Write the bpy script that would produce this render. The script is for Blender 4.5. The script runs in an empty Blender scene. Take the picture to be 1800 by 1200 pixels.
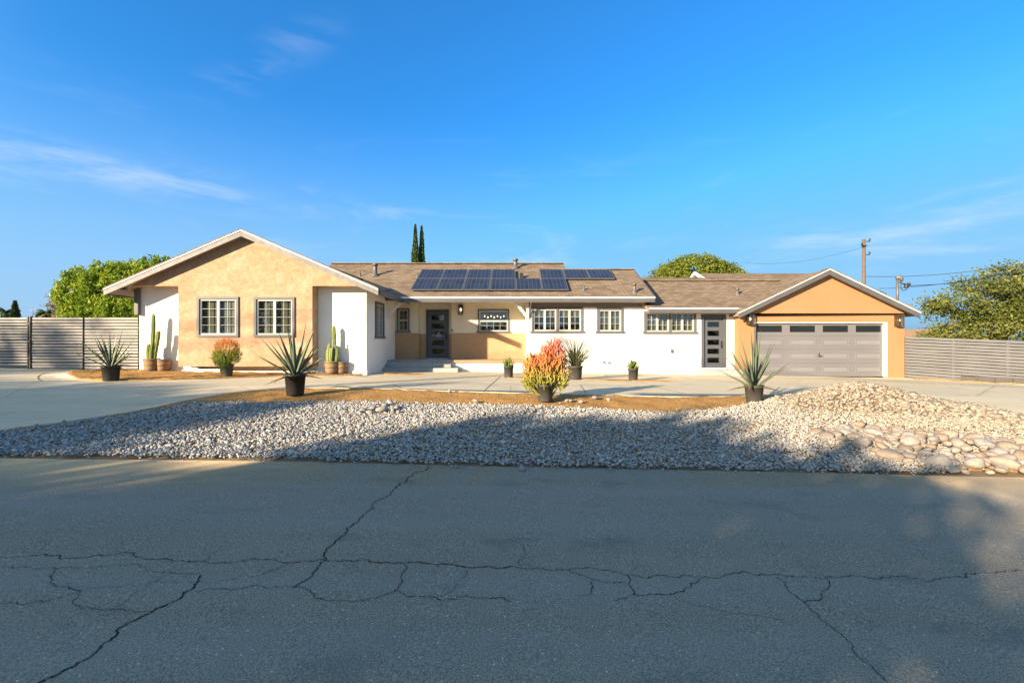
import bpy, bmesh, math, random
import numpy as np
from mathutils import Vector, Matrix, noise
from mathutils.geometry import delaunay_2d_cdt
R = math.radians
S = bpy.context.scene
COL = S.collection
random.seed(7)
NP = np.random.default_rng(11)

# ------------------------------------------------------------------ camera, sky, sun, exposure
H = 1.565                      # eye height above the road
SUN_AZ, SUN_EL = R(46), R(15.5)    # sun behind the camera, to the left
cam = bpy.data.cameras.new("camera")
cam.sensor_width = 36; cam.lens = 16.0; cam.clip_end = 3000; cam.clip_start = 0.05
co = bpy.data.objects.new("camera", cam); COL.objects.link(co)
co.location = (0, 0, H); co.rotation_euler = (R(90), 0, 0)
S.camera = co
S.view_settings.view_transform = 'Standard'; S.view_settings.look = 'None'
S.view_settings.exposure = 1.58; S.view_settings.gamma = 1
SUNDIR = Vector((-math.sin(SUN_AZ)*math.cos(SUN_EL), -math.cos(SUN_AZ)*math.cos(SUN_EL), math.sin(SUN_EL)))
sl = bpy.data.lights.new("sun", 'SUN'); sl.energy = 5.0; sl.angle = R(0.65); sl.color = (1.0, 0.82, 0.58)
so = bpy.data.objects.new("sun", sl); COL.objects.link(so)
so.rotation_euler = SUNDIR.to_track_quat('Z', 'Y').to_euler(); so.location = (-20, -20, 20)
W = bpy.data.worlds.new("World"); S.world = W; W.use_nodes = True
def world():
    nt = W.node_tree; N = nt.nodes; L = nt.links; N.clear()
    out = N.new('ShaderNodeOutputWorld'); bg = N.new('ShaderNodeBackground')
    bg.inputs['Strength'].default_value = 0.113
    sky = N.new('ShaderNodeTexSky'); sky.sky_type = 'NISHITA'; sky.sun_disc = False
    sky.sun_elevation = SUN_EL; sky.sun_rotation = R(180) + SUN_AZ
    sky.altitude = 100; sky.air_density = 1.0; sky.dust_density = 3.0; sky.ozone_density = 6.0
    hs = N.new('ShaderNodeHueSaturation'); hs.inputs['Saturation'].default_value = 1.0
    hs.inputs['Value'].default_value = 1.0
    tn = N.new('ShaderNodeMixRGB'); tn.blend_type = 'MULTIPLY'; tn.inputs[0].default_value = 1; tn.inputs[2].default_value = (0.30, 0.90, 1.10, 1)
    L.new(sky.outputs[0], tn.inputs[1]); dk = N.new('ShaderNodeMixRGB'); dk.blend_type = 'DARKEN'; dk.inputs[0].default_value = 1; dk.inputs[2].default_value = (1.1, 1.75, 3.0, 1)
    L.new(tn.outputs[0], dk.inputs[1]); L.new(dk.outputs[0], hs.inputs['Color'])
    tc = N.new('ShaderNodeTexCoord')
    # thin cirrus: stretched noise, plus one streak lying on a great circle
    def math_(op, a, b=None, c=None):
        n = N.new('ShaderNodeMath'); n.operation = op
        for i, x in enumerate((a, b, c)):
            if x is None: continue
            if isinstance(x, (int, float)): n.inputs[i].default_value = x
            else: L.new(x, n.inputs[i])
        return n.outputs[0]
    def dot(vec):
        n = N.new('ShaderNodeVectorMath'); n.operation = 'DOT_PRODUCT'
        L.new(tc.outputs['Generated'], n.inputs[0]); n.inputs[1].default_value = vec
        return n.outputs['Value']
    def ramp(x, a, b):
        n = N.new('ShaderNodeMapRange'); n.interpolation_type = 'SMOOTHSTEP'
        L.new(x, n.inputs[0]); n.inputs[1].default_value = a; n.inputs[2].default_value = b
        return n.outputs[0]
    def wisps(rot, scale, size, det, lo, hi):
        m = N.new('ShaderNodeMapping'); m.inputs['Rotation'].default_value = rot; m.inputs['Scale'].default_value = scale
        L.new(tc.outputs['Generated'], m.inputs[0])
        t = N.new('ShaderNodeTexNoise'); t.inputs['Scale'].default_value = size; t.inputs['Detail'].default_value = det
        t.inputs['Roughness'].default_value = 0.62; t.inputs['Distortion'].default_value = 0.5
        L.new(m.outputs[0], t.inputs[0]); return ramp(t.outputs[0], lo, hi)
    def band(A, B, width):
        n = Vector(A).cross(Vector(B)).normalized()
        d = math_('ABSOLUTE', dot(n)); return math_('SUBTRACT', 1.0, ramp(d, 0.0, width))
    z = dot((0, 0, 1)); x = dot((1, 0, 0))
    w1 = wisps((0, R(-14), 0), (1.2, 1.2, 6.0), 2.6, 8, 0.50, 0.82)
    low = math_('MULTIPLY', math_('MULTIPLY', w1, math_('SUBTRACT', 1.0, ramp(z, 0.14, 0.46))), 0.45)
    w2 = wisps((0, R(14), 0), (1.5, 1.5, 9.0), 4.0, 9, 0.36, 0.70)
    s1 = math_('MULTIPLY', math_('MULTIPLY', band((-900, 800, 338), (-560, 800, 268), 0.045), w2), math_('SUBTRACT', 1.0, ramp(x, -0.62, -0.36)))
    s2 = math_('MULTIPLY', math_('MULTIPLY', band((-450, 800, 480), (-380, 800, 520), 0.05), w2),
               math_('MULTIPLY', ramp(z, 0.38, 0.46), math_('SUBTRACT', 1.0, ramp(z, 0.50, 0.58))))
    s2 = math_('MULTIPLY', s2, math_('SUBTRACT', 1.0, ramp(x, -0.33, -0.25)))
    s3 = math_('MULTIPLY', math_('MULTIPLY', band((480, 800, 170), (900, 800, 245), 0.05), w2), ramp(x, 0.30, 0.62))
    tot = math_('ADD', low, math_('ADD', math_('MULTIPLY', s1, 0.40), math_('ADD', math_('MULTIPLY', s2, 0.12), math_('MULTIPLY', s3, 0.25))))
    tot = math_('MULTIPLY', tot, ramp(z, -0.02, 0.06))
    tot = math_('MINIMUM', tot, 0.8)
    mix = N.new('ShaderNodeMixRGB'); L.new(tot, mix.inputs[0])

    mix.inputs[2].default_value = (2.4, 2.75, 3.1, 1)
    # pale air low over the horizon, and an unseen bright haze added round the sun as fill light
    def blend(fac, a, col):
        q = N.new('ShaderNodeMixRGB'); L.new(fac, q.inputs[0]); L.new(a, q.inputs[1]); q.inputs[2].default_value = (*col, 1); return q.outputs[0]
    lowair = math_('MULTIPLY', math_('SUBTRACT', 1.0, ramp(z, -0.02, 0.46)), math_('ADD', math_('MULTIPLY', ramp(x, 0.3, -0.6), 0.25), 0.62))
    fill_veil = math_('MULTIPLY', ramp(dot((-math.sin(SUN_AZ), -math.cos(SUN_AZ), 0.35)), 0.15, 0.8), 0.78)
    c2 = blend(fill_veil, blend(lowair, hs.outputs[0], (1.25, 1.95, 2.85)), (2.15, 2.85, 3.25)); L.new(c2, mix.inputs[1])
    L.new(mix.outputs[0], bg.inputs['Color']); L.new(bg.outputs[0], out.inputs['Surface'])
world()

# ------------------------------------------------------------------ measuring helpers (1 unit = 1 m)
F = 800.0
def X(px, D): return (px-900)/F*D
def Z(py, D): return H + (600-py)/F*D
def sstep(t): t = max(0.0, min(1.0, t)); return t*t*(3-2*t)
def g(x, y):                              # lie of the land: falls gently to the right, rises from the road
    t = max(0.0, min(1.0, (y-5.72)/5.2)); t = 0.65*t+0.35*sstep(t)
    return H - 1.565 + 0.375*t - 0.0155*max(-24.0, min(26.0, x))
def gp(px, py):                           # a spot on the ground
    lo, hi = 1.2, 60.0
    for _ in range(60):
        D = (lo+hi)/2
        if (H-g(X(px, D), D))*F/D > py-600: lo = D
        else: hi = D
    return X(px, D), D

# ------------------------------------------------------------------ object helpers
def tag(o, label=None, cat=None, group=None, kind=None):
    if label: o['label'] = label
    if cat: o['category'] = cat
    if group: o['group'] = group
    if kind: o['kind'] = kind
    return o
def empty(name, loc, label, cat, group=None, rz=0):
    o = bpy.data.objects.new(name, None); COL.objects.link(o); o.location = loc; o.rotation_euler = (0, 0, rz)
    o.empty_display_size = 0.2
    return tag(o, label, cat, group)
def copy_tree(o, parent=None):
    c = o.copy(); COL.objects.link(c); c.parent = parent
    for ch in list(o.children): copy_tree(ch, c)
    return c
def origin(p):
    v = Vector((0, 0, 0))
    while p is not None: v += p.location; p = p.parent
    return v
class MB:
    def __init__(s): s.v = []; s.f = []; s.mi = []; s.sm = []; s.M = None; s.col = {}
    def av(s, p):
        p = Vector(p)
        if s.M is not None: p = s.M @ p
        s.v.append(p); return len(s.v)-1
    def face(s, idx, mi=0, sm=False): s.f.append(tuple(idx)); s.mi.append(mi); s.sm.append(sm)
    def poly(s, pts, mi=0): s.face([s.av(p) for p in pts], mi)
    def box(s, x0, x1, y0, y1, z0, z1, mi=0):
        i = [s.av((x, y, z)) for z in (z0, z1) for y in (y0, y1) for x in (x0, x1)]
        for q in ((0, 1, 5, 4), (2, 6, 7, 3), (0, 4, 6, 2), (1, 3, 7, 5), (4, 5, 7, 6), (0, 2, 3, 1)): s.face([i[k] for k in q], mi)
    def prism(s, pts, axis, a, b, mi=0, mis=None, caps=True):
        # pts: 2D outline; axis 'x': (y,z) outline run along x; 'y': (x,z) along y; 'z': (x,y) along z
        def P(p, t): return {'x': (t, p[0], p[1]), 'y': (p[0], t, p[1]), 'z': (p[0], p[1], t)}[axis]
        A = [s.av(P(p, a)) for p in pts]; B = [s.av(P(p, b)) for p in pts]; n = len(pts)
        for k in range(n): s.face((A[k], A[(k+1) % n], B[(k+1) % n], B[k]), mis[k] if mis else mi)
        if caps: s.face(A, mi); s.face(B[::-1], mi)
    def bar(s, p, q, w, h, mi=0, up=(0, 0, 1)):
        p = Vector(p); q = Vector(q); d = (q-p).normalized(); u = d.cross(Vector(up))
        if u.length < 1e-4: u = d.cross(Vector((0, 1, 0)))
        u.normalize(); v = u.cross(d)
        A = [s.av(p+u*a*w/2+v*b*h/2) for a, b in ((-1, -1), (1, -1), (1, 1), (-1, 1))]
        B = [s.av(q+u*a*w/2+v*b*h/2) for a, b in ((-1, -1), (1, -1), (1, 1), (-1, 1))]
        for k in range(4): s.face((A[k], A[(k+1) % 4], B[(k+1) % 4], B[k]), mi)
        s.face(A[::-1], mi); s.face(B, mi)
    def tube(s, pts, rad, n=8, mi=0, sm=True, capped=True):
        pts = [Vector(p) for p in pts]; rings = []
        for k, p in enumerate(pts):
            d = (pts[min(k+1, len(pts)-1)]-pts[max(k-1, 0)]).normalized()
            u = d.cross(Vector((0.13, 0.99, 0.07))); 
            if u.length < 1e-3: u = d.cross(Vector((1, 0, 0)))
            u.normalize(); v = d.cross(u); r = rad[k] if isinstance(rad, (list, tuple)) else rad
            rings.append([s.av(p+(u*math.cos(2*math.pi*j/n)+v*math.sin(2*math.pi*j/n))*r) for j in range(n)])
        for A, B in zip(rings, rings[1:]):
            for j in range(n): s.face((A[j], A[(j+1) % n], B[(j+1) % n], B[j]), mi, sm)
        if capped: s.face(rings[0][::-1], mi); s.face(rings[-1], mi)
    def lathe(s, prof, n=24, c=(0, 0, 0), mi=0, sm=True):
        rings = []
        for r, z in prof:
            if r < 1e-5: rings.append([s.av((c[0], c[1], c[2]+z))])
            else: rings.append([s.av((c[0]+r*math.cos(2*math.pi*j/n), c[1]+r*math.sin(2*math.pi*j/n), c[2]+z)) for j in range(n)])
        for A, B in zip(rings, rings[1:]):
            for j in range(n):
                a, a2, b, b2 = A[j % len(A)], A[(j+1) % len(A)], B[j % len(B)], B[(j+1) % len(B)]
                q = [a, a2, b2, b]; q = [q[k] for k in range(4) if q[k] not in q[:k]]
                if len(q) > 2: s.face(q, mi, sm)
    def wall(s, x0, x1, z0, z1, y0, y1, holes=(), mi=0):
        # a wall slab (x..,z..) from y0 (outer face) to y1, with real openings
        xs = sorted({x0, x1, *[h[0] for h in holes], *[h[1] for h in holes]}); zs = sorted({z0, z1, *[h[2] for h in holes], *[h[3] for h in holes]})
        solid = lambda i, j: 0 <= i < len(xs)-1 and 0 <= j < len(zs)-1 and not any(
            h[0]-1e-6 <= xs[i] and xs[i+1] <= h[1]+1e-6 and h[2]-1e-6 <= zs[j] and zs[j+1] <= h[3]+1e-6 for h in holes)
        vd = {}
        def V(i, j, k):
            if (i, j, k) not in vd: vd[(i, j, k)] = s.av((xs[i], (y0, y1)[k], zs[j]))
            return vd[(i, j, k)]
        for i in range(len(xs)-1):
            for j in range(len(zs)-1):
                if not solid(i, j): continue
                s.face((V(i, j, 0), V(i+1, j, 0), V(i+1, j+1, 0), V(i, j+1, 0)), mi)
                s.face((V(i, j, 1), V(i, j+1, 1), V(i+1, j+1, 1), V(i+1, j, 1)), mi)
                if not solid(i-1, j): s.face((V(i, j, 0), V(i, j+1, 0), V(i, j+1, 1), V(i, j, 1)), mi)
                if not solid(i+1, j): s.face((V(i+1, j, 0), V(i+1, j, 1), V(i+1, j+1, 1), V(i+1, j+1, 0)), mi)
                if not solid(i, j-1): s.face((V(i, j, 0), V(i, j, 1), V(i+1, j, 1), V(i+1, j, 0)), mi)
                if not solid(i, j+1): s.face((V(i, j+1, 0), V(i+1, j+1, 0), V(i+1, j+1, 1), V(i, j+1, 1)), mi)
    def build(s, name, mats, parent=None, local=False, bevel=0, recalc=True):
        if not isinstance(mats, (list, tuple)): mats = [mats]
        off = Vector((0, 0, 0)) if local else origin(parent)
        me = bpy.data.meshes.new(name)
        me.from_pydata([v-off for v in s.v], [], s.f)
        for m in mats: me.materials.append(m)
        me.polygons.foreach_set('material_index', s.mi); me.polygons.foreach_set('use_smooth', s.sm)
        if recalc:
            bm = bmesh.new(); bm.from_mesh(me); bmesh.ops.recalc_face_normals(bm, faces=bm.faces); bm.to_mesh(me); bm.free()
        uv = me.uv_layers.new(name='UVMap').data; W_ = [v+Vector((0, 0, 0)) for v in s.v]
        for p in me.polygons:
            n = p.normal
            if abs(n.z) > 0.97: u = Vector((1, 0, 0)); v = Vector((0, 1, 0))
            else: u = Vector((0, 0, 1)).cross(n).normalized(); v = n.cross(u)
            for li in p.loop_indices:
                w = W_[me.loops[li].vertex_index]; uv[li].uv = (w.dot(u), w.dot(v))
        o = bpy.data.objects.new(name, me); COL.objects.link(o); o.parent = parent
        if bevel:
            b = o.modifiers.new('bevel', 'BEVEL'); b.width = bevel; b.segments = 2; b.limit_method = 'ANGLE'
        return o
def mesh_np(name, verts, faces, mats, parent=None, tint=None, smooth=False, mi=None):
    verts = np.asarray(verts, np.float32); faces = np.asarray(faces, np.int32); k = faces.shape[1]
    me = bpy.data.meshes.new(name)
    me.vertices.add(len(verts)); me.vertices.foreach_set('co', verts.ravel())
    me.loops.add(faces.size); me.loops.foreach_set('vertex_index', faces.ravel())
    me.polygons.add(len(faces)); me.polygons.foreach_set('loop_start', np.arange(0, faces.size, k, dtype=np.int32))
    me.polygons.foreach_set('loop_total', np.full(len(faces), k, np.int32))
    if smooth: me.polygons.foreach_set('use_smooth', np.ones(len(faces), bool))
    if tint is not None:
        tint = np.asarray(tint, np.float32)
        if tint.ndim == 1:
            a = me.attributes.new('tint', 'FLOAT', 'POINT'); a.data.foreach_set('value', tint)
        else:
            a = me.attributes.new('tint', 'FLOAT_COLOR', 'POINT'); a.data.foreach_set('color', np.c_[tint, np.ones(len(tint))].astype(np.float32).ravel())
    for m in (mats if isinstance(mats, (list, tuple)) else [mats]): me.materials.append(m)
    if mi is not None: me.polygons.foreach_set('material_index', np.asarray(mi, np.int32))
    me.update(calc_edges=True)
    o = bpy.data.objects.new(name, me); COL.objects.link(o); o.parent = parent
    return o

# ------------------------------------------------------------------ materials
class Mat:
    def __init__(s, name):
        s.m = bpy.data.materials.new(name); s.m.use_nodes = True; s.nt = s.m.node_tree; s.N = s.nt.nodes; s.L = s.nt.links
        s.b = s.N['Principled BSDF']; s.out = s.N['Material Output']; s.tc = s.N.new('ShaderNodeTexCoord')
    def n(s, t, **kw):
        x = s.N.new(t)
        for k, v in kw.items():
            if k in x.inputs: x.inputs[k].default_value = v
            else: setattr(x, k, v)
        return x
    def co(s, which='Object', scale=(1, 1, 1), rot=(0, 0, 0), loc=(0, 0, 0)):
        m = s.n('ShaderNodeMapping'); m.inputs['Scale'].default_value = scale; m.inputs['Rotation'].default_value = rot
        m.inputs['Location'].default_value = loc
        s.L.new(s.tc.outputs[which], m.inputs[0]); return m.outputs[0]
    def noise(s, co, scale, detail=4, rough=0.55, dist=0):
        t = s.n('ShaderNodeTexNoise'); t.inputs['Scale'].default_value = scale; t.inputs['Detail'].default_value = detail
        t.inputs['Roughness'].default_value = rough; t.inputs['Distortion'].default_value = dist
        s.L.new(co, t.inputs['Vector']); return t.outputs[0]
    def ramp(s, x, stops):
        r = s.n('ShaderNodeValToRGB'); e = r.color_ramp.elements
        while len(e) < len(stops): e.new(0.5)
        for k, (p, c) in enumerate(stops): e[k].position = p; e[k].color = (*c, 1) if len(c) == 3 else c
        s.L.new(x, r.inputs[0]); return r.outputs[0]
    def mix(s, fac, a, b, mode='MIX'):
        m = s.n('ShaderNodeMixRGB', blend_type=mode)
        for i, x in enumerate((fac, a, b)):
            if isinstance(x, (int, float)): m.inputs[i].default_value = x
            elif isinstance(x, tuple): m.inputs[i].default_value = (*x, 1)
            else: s.L.new(x, m.inputs[i])
        return m.outputs[0]
    def bump(s, h, strength, dist=0.01):
        b = s.n('ShaderNodeBump'); b.inputs['Strength'].default_value = strength; b.inputs['Distance'].default_value = dist
        s.L.new(h, b.inputs['Height']); s.L.new(b.outputs[0], s.b.inputs['Normal'])
    def base(s, c):
        if isinstance(c, tuple): s.b.inputs['Base Color'].default_value = (*c, 1)
        else: s.L.new(c, s.b.inputs['Base Color'])
    def rough(s, r, spec=None):
        s.b.inputs['Roughness'].default_value = r
        if spec is not None: s.b.inputs['Specular IOR Level'].default_value = spec
def paint(name, c, r=0.6, var=0.12, scale=3.0, bump=0.15, bscale=60, metal=0):
    m = Mat(name); cc = m.co(); n = m.noise(cc, scale, 6)
    d = tuple(max(0, x*(1-var)) for x in c); l = tuple(min(1, x*(1+var*0.6)) for x in c)
    m.base(m.ramp(n, [(0.3, d), (0.7, l)])); m.rough(r, 0.3); m.b.inputs['Metallic'].default_value = metal
    if bump: m.bump(m.noise(cc, bscale, 3), bump, 0.004)
    return m.m
M = {}
def mats():
    m = Mat('white_stucco'); cc = m.co(); n1 = m.noise(cc, 1.3, 6); n2 = m.noise(cc, 40, 4)
    c = m.ramp(n1, [(0.25, (0.70, 0.67, 0.61)), (0.7, (0.80, 0.78, 0.73))]); m.base(m.mix(0.25, c, m.ramp(n2, [(0.3, (0.66, 0.63, 0.58)), (0.7, (0.84, 0.82, 0.78))])))
    m.rough(0.85, 0.2); m.bump(n2, 0.35, 0.006); M['white'] = m.m
    m = Mat('trowelled_tan_stucco'); cc = m.co(); n1 = m.noise(cc, 1.6, 9, 0.68, 1.2); n2 = m.noise(m.co(scale=(1, 1, 1.4)), 6, 8, 0.6, 1.5)
    c = m.ramp(n1, [(0.37, (0.300, 0.180, 0.100)), (0.49, (0.366, 0.231, 0.138)), (0.60, (0.431, 0.311, 0.213))])
    m.base(m.mix(0.45, c, m.ramp(n2, [(0.33, (0.311, 0.185, 0.103)), (0.60, (0.442, 0.311, 0.207))]))); m.rough(0.9, 0.2)
    m.bump(m.mix(0.5, n2, m.noise(cc, 25, 6, 0.7)), 0.7, 0.015); M['tan'] = m.m
    m = Mat('smooth_apricot_stucco'); cc = m.co(); n1 = m.noise(cc, 0.8, 6); n2 = m.noise(cc, 55, 3)
    m.base(m.ramp(n1, [(0.25, (0.298, 0.163, 0.078)), (0.75, (0.331, 0.189, 0.095))])); m.rough(0.9, 0.2); m.bump(n2, 0.4, 0.006); M['apricot'] = m.m
    m = Mat('brown_shingles'); uv = m.co('UV')
    br = m.n('ShaderNodeTexBrick'); br.offset = 0.5; br.inputs['Scale'].default_value = 1.0; br.inputs['Brick Width'].default_value = 0.29
    br.inputs['Row Height'].default_value = 0.155; br.inputs['Mortar Size'].default_value = 0.016; br.inputs['Mortar Smooth'].default_value = 0.4
    br.inputs['Color1'].default_value = (0.256, 0.185, 0.122, 1); br.inputs['Color2'].default_value = (0.088, 0.063, 0.044, 1); br.inputs['Mortar'].default_value = (0.069, 0.051, 0.036, 1)
    m.L.new(uv, br.inputs['Vector'])
    n1 = m.noise(uv, 0.9, 5); n2 = m.noise(uv, 45, 3); n3 = m.noise(m.co('UV', scale=(1, 3, 1)), 3.1, 4)
    c = m.mix(0.22, br.outputs['Color'], m.ramp(n2, [(0.3, (0.115, 0.085, 0.058)), (0.7, (0.312, 0.236, 0.171))]))
    c = m.mix(m.ramp(n3, [(0.45, (0, 0, 0)), (0.7, (0.260, 0.266, 0.274))]), c, (0.259, 0.195, 0.134)); c = m.mix(0.18, c, m.ramp(n1, [(0.3, (0.115, 0.083, 0.058)), (0.7, (0.277, 0.206, 0.146))]))
    m.base(c); m.rough(0.95, 0.15); m.bump(m.mix(0.35, br.outputs['Fac'], n2), -0.5, 0.012); M['shingle'] = m.m
    M['trim'] = paint('grey_trim_paint', (0.112, 0.106, 0.106), 0.5, 0.1)
    M['fascia'] = paint('pale_grey_fascia_paint', (0.094, 0.090, 0.091), 0.5, 0.18, 2.0)
    M['rakeboard'] = paint('weathered_rake_paint', (0.184, 0.173, 0.170), 0.55, 0.3, 5.0)
    M['lightfascia'] = paint('white_edge_paint', (0.76, 0.74, 0.70), 0.5, 0.08)
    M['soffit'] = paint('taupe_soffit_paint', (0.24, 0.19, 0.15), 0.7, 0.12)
    M['sash'] = paint('white_vinyl', (0.42, 0.415, 0.39), 0.35, 0.03, bump=0)
    M['doorgrey'] = paint('slate_door_paint', (0.086, 0.090, 0.100), 0.4, 0.06)
    M['garage'] = paint('grey_garage_paint', (0.152, 0.145, 0.153), 0.45, 0.08, 0.8, 0.1)
    M['garage_highlight'] = paint('painted_garage_highlight', (0.185, 0.178, 0.187), 0.4, 0.05, 1.0, 0.1)  # lighter copy of the door grey, paints highlights on the raised panels
    M['cream'] = paint('cream_ceiling_paint', (0.70, 0.62, 0.48), 0.7, 0.05)
    M['interior'] = paint('interior_plaster', (0.400, 0.330, 0.220), 0.8, 0.1)
    M['woodfloor'] = paint('interior_oak_floor', (0.09, 0.06, 0.035), 0.4, 0.2)
    M['metal'] = paint('galvanised_metal', (0.132, 0.126, 0.123), 0.5, 0.15, metal=0.3)
    M['darkmetal'] = paint('black_metal', (0.025, 0.025, 0.027), 0.4, 0.1)
    M['bronze'] = paint('bronze_lamp_metal', (0.10, 0.06, 0.03), 0.45, 0.1, metal=0.4)
    M['shade'] = paint('olive_grey_shade_cloth', (0.136, 0.136, 0.109), 0.9, 0.25, 1.5)
    M['curtain'] = paint('pale_curtain_cloth', (0.24, 0.245, 0.25), 0.9, 0.2)
    m = Mat('painted_brick'); uv = m.co('UV'); br = m.n('ShaderNodeTexBrick'); br.offset = 0.5
    br.inputs['Scale'].default_value = 1; br.inputs['Brick Width'].default_value = 0.215; br.inputs['Row Height'].default_value = 0.078; br.inputs['Mortar Size'].default_value = 0.007
    br.inputs['Color1'].default_value = (0.466, 0.293, 0.162, 1); br.inputs['Color2'].default_value = (0.400, 0.246, 0.133, 1); br.inputs['Mortar'].default_value = (0.294, 0.182, 0.105, 1)
    m.L.new(uv, br.inputs['Vector']); n2 = m.noise(uv, 30, 4)
    m.base(m.mix(0.2, br.outputs['Color'], m.ramp(n2, [(0.3, (0.343, 0.207, 0.115)), (0.7, (0.506, 0.345, 0.210))]))); m.rough(0.85, 0.2)
    m.bump(br.outputs['Fac'], -0.8, 0.01); M['brick'] = m.m
    m = Mat('porch_concrete'); cc = m.co(); m.base(m.ramp(m.noise(cc, 2.5, 8, 0.65), [(0.3, (0.27, 0.26, 0.245)), (0.7, (0.37, 0.36, 0.34))])); m.rough(0.85, 0.25); m.bump(m.noise(cc, 60, 4), 0.25, 0.004); M['step'] = m.m
    # glass: clear pane with a real reflection
    m = Mat('window_glass'); m.N.remove(m.b); tr = m.n('ShaderNodeBsdfTransparent'); tr.inputs[0].default_value = (0.88, 0.90, 0.88, 1)
    gl = m.n('ShaderNodeBsdfGlossy'); gl.inputs['Roughness'].default_value = 0.015; gl.inputs[0].default_value = (1, 1, 1, 1)
    fr = m.n('ShaderNodeLayerWeight'); fr.inputs['Blend'].default_value = 0.5; pw = m.n('ShaderNodeMath', operation='POWER'); pw.inputs[1].default_value = 4.0
    m.L.new(fr.outputs['Facing'], pw.inputs[0]); mul = m.n('ShaderNodeMath', operation='MULTIPLY_ADD'); mul.inputs[1].default_value = 0.85; mul.inputs[2].default_value = 0.06
    m.L.new(pw.outputs[0], mul.inputs[0]); mx = m.n('ShaderNodeMixShader'); m.L.new(mul.outputs[0], mx.inputs[0]); m.L.new(tr.outputs[0], mx.inputs[1]); m.L.new(gl.outputs[0], mx.inputs[2])
    m.L.new(mx.outputs[0], m.out.inputs['Surface']); M['glass'] = m.m
    m = Mat('tinted_pane'); m.base((0.016, 0.018, 0.02)); m.rough(0.06, 0.6); M['tinted'] = m.m
    m = Mat('solar_cells'); uv = m.co('UV'); br = m.n('ShaderNodeTexBrick'); br.offset = 0
    br.inputs['Scale'].default_value = 1; br.inputs['Brick Width'].default_value = 0.163; br.inputs['Row Height'].default_value = 0.62; br.inputs['Mortar Size'].default_value = 0.0055
    br.inputs['Color1'].default_value = (0.020, 0.021, 0.027, 1); br.inputs['Color2'].default_value = (0.028, 0.030, 0.038, 1); br.inputs['Mortar'].default_value = (0.085, 0.087, 0.093, 1)
    m.L.new(uv, br.inputs['Vector']); m.base(br.outputs['Color']); m.rough(0.22, 0.25); M['cells'] = m.m
    M['panelframe'] = paint('panel_alloy', (0.11, 0.112, 0.118), 0.4, 0.05)
    m = Mat('lit_bulb'); m.b.inputs['Emission Color'].default_value = (1, 0.72, 0.38, 1); m.b.inputs['Emission Strength'].default_value = 1.3; M['bulb'] = m.m
    # ground surfaces
    m = Mat('worn_asphalt'); cc = m.co(); big = m.noise(cc, 0.35, 5); mid = m.noise(m.co(scale=(0.5, 2.2, 1)), 1.6, 7, 0.6); fine = m.noise(cc, 105, 3, 0.75)
    c = m.ramp(mid, [(0.3, (0.202, 0.169, 0.123)), (0.7, (0.285, 0.241, 0.173))]); c = m.mix(0.35, c, m.ramp(big, [(0.35, (0.194, 0.164, 0.117)), (0.65, (0.320, 0.267, 0.188))]))
    c = m.mix(0.62, c, m.ramp(fine, [(0.40, (0.075, 0.064, 0.049)), (0.50, (0.235, 0.198, 0.143)), (0.60, (0.437, 0.370, 0.263))]))
    vo = m.n('ShaderNodeTexVoronoi'); vo.inputs['Scale'].default_value = 26; m.L.new(cc, vo.inputs['Vector'])
    vo2 = m.n('ShaderNodeTexVoronoi'); vo2.inputs['Scale'].default_value = 26; m.L.new(cc, vo2.inputs['Vector'])
    sp = m.n('ShaderNodeMath', operation='LESS_THAN'); m.L.new(vo.outputs['Distance'], sp.inputs[0]); sp.inputs[1].default_value = 0.13
    c = m.mix(m.mix(1.0, sp.outputs[0], m.ramp(vo2.outputs['Color'], [(0.55, (0, 0, 0)), (0.75, (1.040, 1.040, 1.040))]), 'MULTIPLY'), c, (0.705, 0.595, 0.416))
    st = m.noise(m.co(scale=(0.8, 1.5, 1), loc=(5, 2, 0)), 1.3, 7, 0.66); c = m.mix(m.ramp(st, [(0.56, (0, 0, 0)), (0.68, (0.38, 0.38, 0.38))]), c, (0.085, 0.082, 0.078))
    lane = m.noise(m.co(scale=(0.10, 1.6, 1)), 1.0, 4, 0.5); c = m.mix(m.ramp(lane, [(0.45, (0, 0, 0)), (0.65, (0.30, 0.30, 0.30))]), c, (0.27, 0.26, 0.245))
    sandy = m.noise(m.co(scale=(0.25, 1.0, 1)), 1.1, 6, 0.6)
    sep = m.n('ShaderNodeSeparateXYZ'); m.L.new(m.tc.outputs['Object'], sep.inputs[0])
    ed = m.n('ShaderNodeMapRange'); m.L.new(sep.outputs[1], ed.inputs[0]); ed.inputs[1].default_value = 4.6; ed.inputs[2].default_value = 5.75
    lf = m.n('ShaderNodeMapRange'); m.L.new(sep.outputs[0], lf.inputs[0]); lf.inputs[1].default_value = -2; lf.inputs[2].default_value = -5
    rt = m.n('ShaderNodeMapRange'); m.L.new(sep.outputs[0], rt.inputs[0]); rt.inputs[1].default_value = 4.2; rt.inputs[2].default_value = 5.6
    side = m.mix(1.0, lf.outputs[0], rt.outputs[0], 'ADD')
    dustf = m.mix(1.0, m.mix(1.0, ed.outputs[0], side, 'MULTIPLY'), m.ramp(sandy, [(0.3, (0.588, 0.509, 0.384)), (0.6, (1, 1, 1))]), 'MULTIPLY')
    c = m.mix(dustf, c, (0.606, 0.408, 0.208))
    m.base(c); m.rough(0.88, 0.25); m.bump(m.mix(0.6, fine, vo.outputs['Distance']), 0.6, 0.006); M['asphalt'] = m.m
    m = Mat('road_crack'); m.base((0.028, 0.026, 0.024)); m.rough(1, 0.05); M['crack'] = m.m
    m = Mat('drive_concrete'); cc = m.co(); big = m.noise(m.co(scale=(0.45, 1.7, 1)), 0.7, 8, 0.62); fine = m.noise(cc, 70, 3)
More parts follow.
